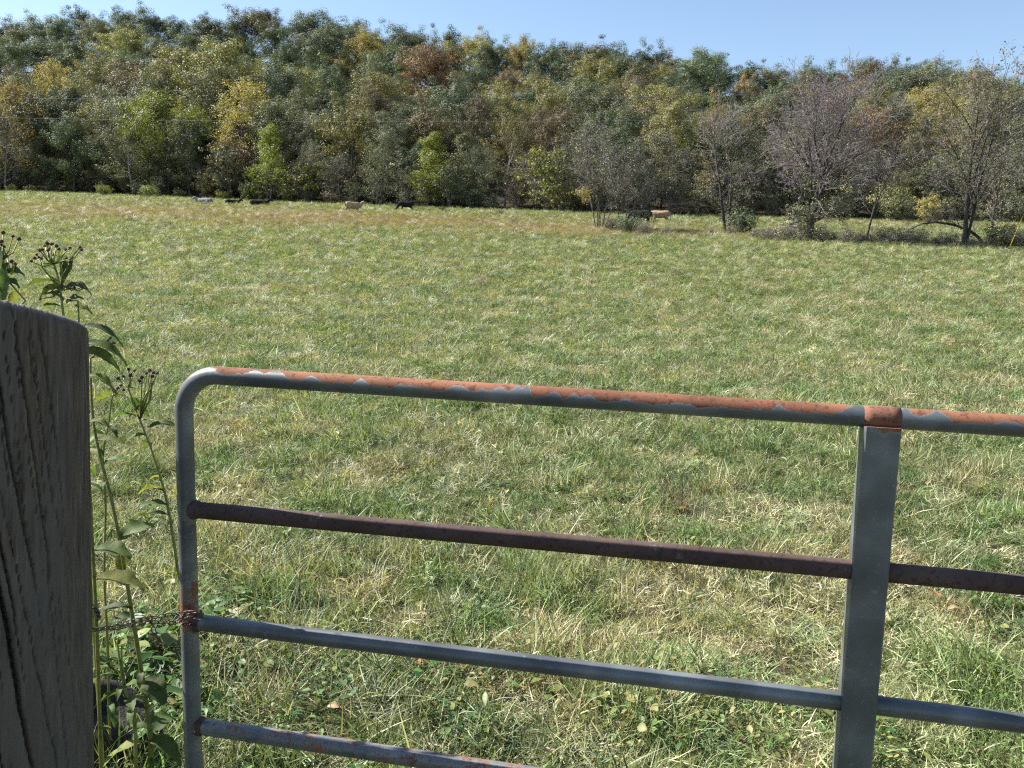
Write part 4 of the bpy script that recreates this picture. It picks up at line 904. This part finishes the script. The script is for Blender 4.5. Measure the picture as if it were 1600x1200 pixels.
# ------------------------------------------------------------------ chain between gate and post
def chain():
    m, nt, b = new_mat('rusty_chain'); n = noise_tex(nt, 120, 3, .6, N(nt, 'TexCoord').outputs['Object'])
    r = ramp(nt, n.outputs['Fac'], [(.35,(.045,.028,.020)),(.7,(.17,.13,.11))]); nt.links.new(r.outputs[0], b.inputs['Base Color']); b.inputs['Metallic'].default_value = .5; b.inputs['Roughness'].default_value = .5
    A = at_depth(301, 962, 2.10)
    def link(mb, c, d, roll):
        d = d.normalized(); s = d.orthogonal().normalized(); s.rotate(Matrix.Rotation(roll, 3, d)); l, w_, rr = .0095, .0042, .0013
        pts = []
        for i in range(13):
            t = 2*math.pi*i/12; pts.append(c+d*(math.cos(t)*w_+(l-w_)*math.copysign(1, math.cos(t)) if abs(math.cos(t)) > .01 else 0)*1+s*math.sin(t)*w_)
        tube(mb, pts, rr, 5, cap=False)
    mb = MB(); rg = random.Random(2)
    zA = 2.02
    def strand(px, dep, sag):
        P = [at_depth(x, y, d) for (x, y), d in zip(px, dep)]; tot = 0; seg = []
        for a, b2 in zip(P[:-1], P[1:]): seg.append((a, b2, (b2-a).length))
        k = 0; carry = 0
        for a, b2, L in seg:
            x = carry
            while x < L: link(mb, a.lerp(b2, x/L)+Vector((0, 0, rg.gauss(0, .0008))), (b2-a)+Vector((0,0,rg.gauss(0,.05*L))), (k % 2)*1.57+rg.gauss(0, .3)); k += 1; x += .0150
            carry = x-L
    strand([(128,989),(200,972),(250,962),(290,957),(308,955)], [1.80,1.92,1.98,2.02,2.02], 0)
    strand([(128,984),(190,980),(235,972),(270,974),(292,965),(312,968)], [1.82,1.91,1.96,2.0,2.01,2.02], 0)
    strand([(234,966),(240,985),(248,1000),(256,1016)], [1.965,1.968,1.968,1.968], 0)
    T_ = thing('chain', 'thin rusty chain looped from the gate upright back to the wooden post', 'chain'); mb.build('strand', m, T_); mb = MB()
    for dy in (0, .02):
        c = GO+GU*gpl(296, 962)[0]+GV*(gpl(296, 958)[1]+dy)
        for i in range(10):
            t = 2*math.pi*i/10; p = c+GU*math.cos(t)*.028+GN*math.sin(t)*.028+GV*.004*math.sin(t)
            link(mb, p, GU*-math.sin(t)+GN*math.cos(t), (i % 2)*1.57)
    mb.build('gate_loop', m, T_); mb = MB()
    L = (at_depth(60, 985, 1.7)-PT).dot(PAX); C = PT+PAX*L; e1 = Vector((1,0,0)); e2 = Vector((0,1,0))
    for i in range(110):
        t = 2*math.pi*i/110
        if .4 < math.sin(t) : 
            link(mb, C+(e1*math.cos(t)+e2*math.sin(t))*(PR*1.05+.012)+Vector((0,0,-.01*math.cos(t))), e1*-math.sin(t)+e2*math.cos(t), (i % 2)*1.57)
    mb.build('post_loop', m, T_)
chain()

# dark rock-like lump beside the post foot, shade painted into its colour
def dark_mass():
    P = hit_base(205, 1180); P.z = 0
    m, nt, b = new_mat('shade_darkened_mass'); n = noise_tex(nt, 14, 6, .7, N(nt, 'TexCoord').outputs['Object'])
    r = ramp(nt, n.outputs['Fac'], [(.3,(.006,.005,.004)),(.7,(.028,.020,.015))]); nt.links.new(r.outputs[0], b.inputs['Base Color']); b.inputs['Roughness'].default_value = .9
    bp = N(nt, 'Bump'); bp.inputs['Strength'].default_value = 1; bp.inputs['Distance'].default_value = .02; nt.links.new(n.outputs['Fac'], bp.inputs['Height']); nt.links.new(bp.outputs[0], b.inputs['Normal'])
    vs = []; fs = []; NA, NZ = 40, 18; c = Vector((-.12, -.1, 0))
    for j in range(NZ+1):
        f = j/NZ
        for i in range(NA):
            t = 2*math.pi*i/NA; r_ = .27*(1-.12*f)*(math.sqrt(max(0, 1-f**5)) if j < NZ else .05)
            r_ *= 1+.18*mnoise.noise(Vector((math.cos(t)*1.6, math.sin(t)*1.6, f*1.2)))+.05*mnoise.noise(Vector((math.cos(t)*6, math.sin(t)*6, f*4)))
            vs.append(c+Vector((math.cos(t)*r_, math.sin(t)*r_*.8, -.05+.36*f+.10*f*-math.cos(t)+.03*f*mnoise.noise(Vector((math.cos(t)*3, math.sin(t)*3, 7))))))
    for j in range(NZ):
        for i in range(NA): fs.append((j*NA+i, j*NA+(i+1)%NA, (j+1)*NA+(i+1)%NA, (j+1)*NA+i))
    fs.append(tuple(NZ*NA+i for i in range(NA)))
    mb = MB(); mb.add(vs, fs); o = mb.build('shaded_mass', m); o.location = P
    tag(o, 'dark rock-like mass, shade painted in, at the right foot of the wooden post', 'dark_mass')
dark_mass()

# ------------------------------------------------------------------ tall weeds by the post
STEMM = leaf_mat('weed_stem', (.10,.13,.03), (.24,.27,.08), None, .5, .15)
WLEAF = leaf_mat('weed_leaf', (.040,.070,.024), (.095,.145,.045), (.22,.24,.07), .6, .42, .25)
def blotch(m):
    nt = m.node_tree; b = nt.nodes['Principled BSDF']; tr = nt.nodes['Translucent BSDF']
    tc = N(nt, 'TexCoord'); n1 = noise_tex(nt, 45, 5, .7, tc.outputs['Object']); n2 = noise_tex(nt, 160, 3, .6, tc.outputs['Object'])
    sp = ramp(nt, n1.outputs['Fac'], [(.35,(.55,.55,.5)),(.5,(1,1,1)),(.66,(1.15,1.1,.8))]); br = ramp(nt, n2.outputs['Fac'], [(.64,(0,0,0)),(.70,(1,1,1))])
    for sh in (b.inputs['Base Color'], tr.inputs[0]):
        src = sh.links[0].from_socket; c = mix(nt, 1.0, src, sp.outputs[0], 'MULTIPLY'); c = mix(nt, math_(nt, 'MULTIPLY', br.outputs[0], .6), c, (.10,.065,.035)); nt.links.new(c, sh)
    bp = N(nt, 'Bump'); bp.inputs['Strength'].default_value = .6; bp.inputs['Distance'].default_value = .003; nt.links.new(n1.outputs['Fac'], bp.inputs['Height'])
    nt.links.new(bp.outputs[0], b.inputs['Normal']); nt.links.new(bp.outputs[0], tr.inputs['Normal'])
blotch(WLEAF); blotch(STEMM)
m_seed, nts, bs = new_mat('brown_seed_head'); nn = noise_tex(nts, 300, 3, .6, N(nts, 'TexCoord').outputs['Object']); rs_ = ramp(nts, nn.outputs['Fac'], [(.35,(.030,.016,.010)),(.7,(.13,.075,.045))]); nts.links.new(rs_.outputs[0], bs.inputs['Base Color']); bs.inputs['Roughness'].default_value = .95
def leaf_shape(mb, p, d, L, W, droop, twist=0.0, a=.5, seg=14, fold=.25):
    d = Vector(d).normalized(); s = d.cross(Vector((0,0,1))); s = s.normalized() if s.length > 1e-3 else Vector((1,0,0)); s.rotate(Matrix.Rotation(twist, 3, d))
    q = Vector(p); vs = []; fs = []; dd = d.copy()
    for i in range(seg+1):
        f = i/seg; w = W*.5*(math.sin(math.pi*min(1, f*.93+.04))**.8)*(1-.35*f)*1.2; nrm = s.cross(dd).normalized()
        wob = .12*W*math.sin(f*14); w *= 1+.14*(i % 2)
        vs += [q-s*w+nrm*(w*fold+wob*.5), q-s*w*.5+nrm*w*fold*.35, q, q+s*w*.5+nrm*w*fold*.35, q+s*w+nrm*(w*fold-wob*.5)]
        q = q+dd*L/seg; dd = (dd+Vector((0,0,-droop/seg))).normalized()
    for i in range(seg):
        for k in range(4): fs.append((i*5+k, i*5+k+1, (i+1)*5+k+1, (i+1)*5+k))
    mb.add(vs, fs, a)
def seed_head(mb, p, r, rg):
    # ball of bristly bracts
    vs = []; fs = []
    for j in range(5):
        ph = math.pi*(j+.5)/5
        for i in range(8):
            t = 2*math.pi*i/8; k = r*(1+rg.uniform(-.22, .35)); vs.append(Vector(p)+Vector((math.sin(ph)*math.cos(t)*k, math.sin(ph)*math.sin(t)*k, math.cos(ph)*k*.85)))
    for j in range(4):
        for i in range(8): fs.append((j*8+i, j*8+(i+1)%8, (j+1)*8+(i+1)%8, (j+1)*8+i))
    fs.append(tuple(range(7,-1,-1))); fs.append(tuple(32+i for i in range(8)))
    mb.add(vs, fs, rg.random())
    for k in range(12):
        d = Vector((rg.gauss(0,1), rg.gauss(0,1), rg.gauss(0,1))).normalized(); s = d.orthogonal().normalized()*r*.14
        mb.add([Vector(p)+d*r*.8-s, Vector(p)+d*r*.8+s, Vector(p)+d*r*1.7], [(0,1,2)], .3)
def weed(label, path, depth, rad, leaves, heads, extra_stems=(), seed=1):
    """path: pixels from the root up; depth along the axis. leaves: (px,py, dirx, dirz, diry, len, width, droop, twist)"""
    rg = random.Random(seed); pts = [at_depth(x, y, depth) for x, y in path]
    g = Vector((pts[0].x+rg.uniform(-.02,.02), pts[0].y, tz(pts[0].x, pts[0].y)-.01)); 
    full = ([g] if g.z < pts[0].z-.02 else [])+pts; n = len(full)
    # smooth (Catmull-Rom)
    sm = []
    for i in range(n-1):
        p0, p1, p2, p3 = full[max(i-1,0)], full[i], full[i+1], full[min(i+2,n-1)]
        for k in range(5):
            t = k/5; sm.append(.5*((2*p1)+(p2-p0)*t+(2*p0-5*p1+4*p2-p3)*t*t+(3*p1-p0-3*p2+p3)*t**3))
    sm.append(full[-1]); t = thing('tall_weed', label, 'weed', g, 0, 'tall seeding weeds by the post')
    M = len(sm); mb = MB(); tube(mb, [p-g for p in sm], [.8*rad*(1-.65*i/M)*(1+(.12 if i % 5 == 0 else 0)) for i in range(M)], 8, a=.6)
    for e in extra_stems:
        ep = [at_depth(x, y, depth+.0) for x, y in e]; tube(mb, [p-g for p in ep], [rad*.42*(1-.5*i/len(ep)) for i in range(len(ep))], 6, a=.5)
    mb.build('stem', STEMM, t)
    for i in range(9):
        k = int(rg.uniform(.08, .85)*(M-1)); aa = rg.uniform(0, 6.28); lb = MB(); ll = rg.uniform(.035, .085)
        leaf_shape(lb, sm[k]-g, (math.cos(aa), math.sin(aa), rg.uniform(.1, .8)), ll, ll*rg.uniform(.22, .42), rg.uniform(.8, 2.6), rg.uniform(-.8,.8), rg.uniform(.1,1)); lb.build('leaf', WLEAF, t)
    for (x, y, dx, dz, dy, L, W, dr, tw) in leaves:
        lb = MB(); leaf_shape(lb, at_depth(x, y, depth)-g, (dx, dy, dz), L, W, dr, tw, rg.uniform(.1, .95)); lb.build('leaf', WLEAF, t)
    if heads:
        for cl in heads:
            sb = MB(); cx, cy = cl[0]; hds = []
            root = at_depth(cx, cy, depth)-g
            for (x, y) in cl[1]:
                p = at_depth(x, y, depth+rg.uniform(-.05, .05))-g; hb = MB(); seed_head(hb, p, .0046*rg.uniform(.8, 1.2), rg); hds.append(hb)
                mid = root.lerp(p, .55)+Vector((rg.gauss(0,.006), rg.gauss(0,.006), -.012)); tube(sb, [root, mid, p], [.0022,.0017,.0013], 5, a=.4)
            so_ = sb.build('flower_stalk', STEMM, t); [hb.build('seed_head', m_seed, so_) for hb in hds]
weed('tall green weed with a thick stem and curled leaf, between post and gate', [(236,1165),(226,1085),(213,1000),(203,940),(190,862),(174,780),(157,715),(145,650),(141,560)], 2.35, .010,
     [(189,842,.45,.55,.2,.10,.05,1.3,.6),(190,850,-.15,-.9,.1,.09,.05,.3,1.2),(222,1070,-.6,.15,0,.09,.045,1.6,.2),(222,1068,.5,.1,-.2,.10,.065,1.6,.3),(234,1140,-.7,.3,.1,.10,.035,1.4,.2),(232,1155,.8,.3,-.3,.14,.045,1.9,.3),(228,1160,-.9,.1,-.3,.14,.045,1.4,.1),(230,1130,.6,.5,.2,.09,.03,1.8,.6),(228,1110,-.4,.6,.2,.07,.025,1.8,.6),(150,690,.5,.2,.1,.08,.03,1,.3),(236,1150,.2,.5,.8,.14,.045,1.6,.2)],
     [((141,560),[(168,532),(172,528),(178,536)])], [], 1)
weed('slender weed with clustered brown seed heads, leaning beside the gate corner', [(285,960),(276,880),(262,790),(247,735),(232,690),(212,640),(200,605)], 2.30, .0065,
     [(214,652,-.6,.3,0,.06,.03,1.0,.4),(232,668,.8,.5,.1,.10,.022,1.5,.5),(205,622,.45,-.4,.1,.07,.025,.6,1.0),(258,770,-.5,.35,.1,.05,.02,1.3,.3),(266,805,-.85,.15,0,.12,.045,.7,.2)],
     [((200,605),[(184,591),(193,588),(201,577),(210,579),(204,586),(218,595)]),((219,655),[(229,583),(234,578),(240,582),(246,583),(238,588),(222,590)])], [[(212,640),(222,628),(232,610),(236,590)]], 2)
weed('pale green weed stem ending in a bent leaf right of the post', [(168,1010),(163,900),(165,790),(161,715),(170,660),(176,616)], 2.42, .0055,
     [(176,616,.9,.1,0,.05,.015,.8,.2),(176,616,-.8,.0,0,.06,.03,1.0,.6),(163,770,-.5,.5,0,.09,.04,1.2,.4),(162,725,.5,.4,.1,.07,.03,1.2,.2)],
     [((176,616),[(177,609),(184,606),(189,602),(193,609),(181,611)])], [], 3)
weed('weed with long drooping dark leaves coming from behind the post', [(152,1005),(147,900),(140,760),(132,640),(126,560),(122,500)], 2.2, .007,
     [(128,540,.85,.30,.1,.14,.035,1.9,.5),(126,512,.8,.25,.1,.13,.025,1.8,.5),(130,548,.75,.1,0,.12,.03,1.6,.9),(134,590,.8,.3,0,.10,.03,2.1,.4),(140,660,.5,.2,0,.06,.03,1.5,.3),(150,860,.8,.2,0,.10,.06,1.0,.2),(151,905,.7,.1,.1,.13,.07,.9,.1),(152,960,.5,.4,0,.10,.03,1.1,.2)],
     None, [], 4)
weed('leafy weed with a wide spray of brown seed heads, above the post top', [(150,1030),(132,800),(112,600),(100,500),(92,440),(84,412)], 2.3, .0075,
     [(95,432,-.12,.95,.1,.075,.042,.4,1.3),(98,436,.3,.9,.1,.07,.028,.5,1.2),(104,452,.6,.55,.1,.08,.040,2.4,.5),(90,442,-.8,.25,0,.10,.03,1.1,.3),(100,470,-.45,.5,0,.06,.03,1.3,.6),(104,474,.4,.5,0,.055,.03,1.6,.6),(96,480,-.7,.3,.1,.07,.03,1.4,.3),(88,425,-.5,.6,0,.05,.02,1.5,.3),(112,480,.7,.2,.1,.06,.03,1.4,.2)],
     [((84,412),[(74,380),(81,381),(70,384),(66,390),(62,391),(57,398),(54,403),(61,402),(88,384),(92,389),(75,391),(49,408),(84,398),(78,388),(103,390),(109,387),(125,386),(127,390),(64,404)]),((96,445),[(103,404),(107,409),(110,409),(88,443),(96,449),(103,448),(109,448),(116,449),(88,456),(85,460),(129,449),(134,450),(73,448),(63,467)])],
     [[(92,440),(78,432),(66,418),(62,405)],[(96,460),(84,440),(72,430)],[(104,470),(122,470),(124,520)]], 5)
weed('weed cut by the left edge of the view with a few brown seed heads', [(10,1000),(4,700),(2,520),(3,440),(6,405)], 2.15, .0075,
     [(2,430,-.1,.95,.1,.09,.05,.3,1.3),(4,470,.1,.9,0,.10,.04,.3,1.4),(8,425,.55,.2,.1,.05,.03,1.2,.4),(22,455,-.2,-.8,0,.05,.02,.5,1.),(5,440,.7,.35,0,.05,.025,2,.4)],
     [((6,405),[(5,363),(20,369),(30,373),(2,377),(6,385),(2,382)]),((12,425),[(18,408),(21,411),(24,412),(10,400),(23,418),(11,412)])], [[(2,520),(22,490),(40,470),(12,438),(8,425)]], 6)
weed('short broken double-stemmed weed low between post and gate', [(210,1120),(196,1080),(188,1040),(183,1000)], 2.3, .0075,
     [(187,1010,.5,.6,0,.05,.03,.8,.3),(190,1045,-.7,.2,0,.10,.03,.9,.2),(197,1075,-.6,-.2,0,.09,.04,.6,.5)], None, [[(196,1075),(190,1030),(190,1008)]], 7)

# dry wiry weeds in the grass
m_dry, ntd, bd = new_mat('dead_stalk'); bd.inputs['Base Color'].default_value = (.085,.055,.042,1); bd.inputs['Roughness'].default_value = .9
def dry_weed(px, py, h, lab, seed, lean=(0,0), n=5):
    P = hit_base(px, py); P.z = tz(P.x, P.y)-.01; rg = random.Random(seed); mb = MB()
    for i in range(n):
        l, tips = grow(seed*7+i, h*rg.uniform(.7, 1.05), .0026, (7, 4), lean=(lean[0]+rg.gauss(0,.35), lean[1]+rg.gauss(0,.3)), first=.25, lens=(.42,.4), rmin=.0012, angs=(35,40,40), trop=.1, wob=.07)
        for lev, pts, rad in l: tube(mb, pts, rad, 4 if lev == 0 else 3, cap=False)
    tag(mb.build('dry_weed', m_dry), lab, 'dry weed', 'dead wiry weeds in the grass').location = P
dry_weed(1068, 800, .42, 'dead brown wiry weed right of centre, the widest one', 1, (-.35,0), 7)
dry_weed(982, 785, .38, 'dead wiry weed just left of the widest dead weed', 2, (-.2,0), 4)
dry_weed(1095, 775, .33, 'reddish dead weed at the right of the widest dead weed', 3, (0,0), 4)
dry_weed(502, 695, .16, 'single dead stalk left of centre under the top rail', 4, (-.4,0), 1)
dry_weed(700, 720, .25, 'thin dead weed left of the dead weed cluster, mid gate', 5, (-.1,0), 3)
dry_weed(840, 1085, .22, 'dead stalks just under the third rail, middle', 6, (.5,0), 2)
dry_weed(610, 1075, .2, 'dark dead stalks under the third rail, left of middle', 7, (0,0), 3)
dry_weed(1240, 745, .2, 'thin dead weed near the channel upright, left side', 8, (-.3,0), 2)
dry_weed(1500, 745, .25, 'thin dead weed at the right under the top rail', 9, (.1,0), 2)
for k, (x, y) in enumerate(((540,425),(470,415),(640,430),(850,455),(900,440),(300,440),(1010,445),(720,420),(1170,465),(420,455))):
    dry_weed(x, y, .5, ['dead weed farthest','dead weed'][0 if k == 99 else 1]+' standing in the field, '+['just left of centre distance','second of the left group','right of the left group','above the gate centre, left one','above the gate centre, right one','above the left gate corner','centre right, beyond the gate','centre, farthest off','right of centre, beyond the upright','left, nearer the gate'][k], 30+k, (0,0), 5)

# ------------------------------------------------------------------ fallen leaves
FL = {'yellow': (.62,.40,.05), 'orange': (.45,.20,.06), 'tan': (.50,.36,.20), 'brown': (.22,.12,.07)}
for k, c in list(FL.items()):
    m, nt, b = new_mat('fallen_leaf_'+k); n = noise_tex(nt, 60, 3, .6, N(nt, 'TexCoord').outputs['Object']); r = ramp(nt, n.outputs['Fac'], [(.3, tuple(v*.6 for v in c)), (.7, c)]); b.inputs['Roughness'].default_value = .6
    leafy_output(nt, b, r.outputs[0], .3, (1.1,1,.7)); FL[k] = m
rgl = random.Random(66)
for px, py, c, L, lab in ((756,577,'yellow',.13,'bright yellow fallen leaf just above the top rail'),(737,674,'yellow',.07,'small yellow fallen leaf below the top rail'),(1466,934,'orange',.085,'curled orange-brown leaf right of the channel upright'),(1400,795,'brown',.09,'dry brown leaf right of the channel upright, under the top rail'),
    (1398,788,'orange',.07,'orange leaf touching the dry brown leaf by the upright'),(530,1109,'tan',.045,'tan fallen leaf between the third and fourth rails'),(942,588,'tan',.09,'pale tan leaf above the middle of the top rail'),(785,709,'tan',.06,'pale leaf under the top rail, centre'),(792,770,'tan',.06,'pale leaf just above the second rail, centre'),
    (1500,955,'tan',.06,'pale dry leaf below the second rail at the right'),(652,1036,'orange',.05,'small orange leaf just under the third rail'),(865,1180,'tan',.05,'dry leaf at the bottom edge, centre'),(370,935,'yellow',.05,'yellow weed leaf right of the left upright'),(1060,795,'yellow',.06,'yellow-green leaf in the dead weed cluster'),(357,1018,'tan',.05,'pale leaf below the third rail, far left'),(878,540,'tan',.11,'faint tan leaf farther off in the grass')):
    P = hit_base(px, py); P = CAM+(P-CAM)*(1-.065/(EYE-P.z))
    mb = MB(); a = rgl.uniform(0, 6.28); leaf_shape(mb, (0,0,0), (math.cos(a), math.sin(a), .25), L, L*.6, .7, rgl.uniform(-.6,.6), .5, 9, .5)
    o = mb.build('fallen_leaf', FL[c]); o.location = P; tag(o, lab, 'leaf', 'fallen leaves on the grass')
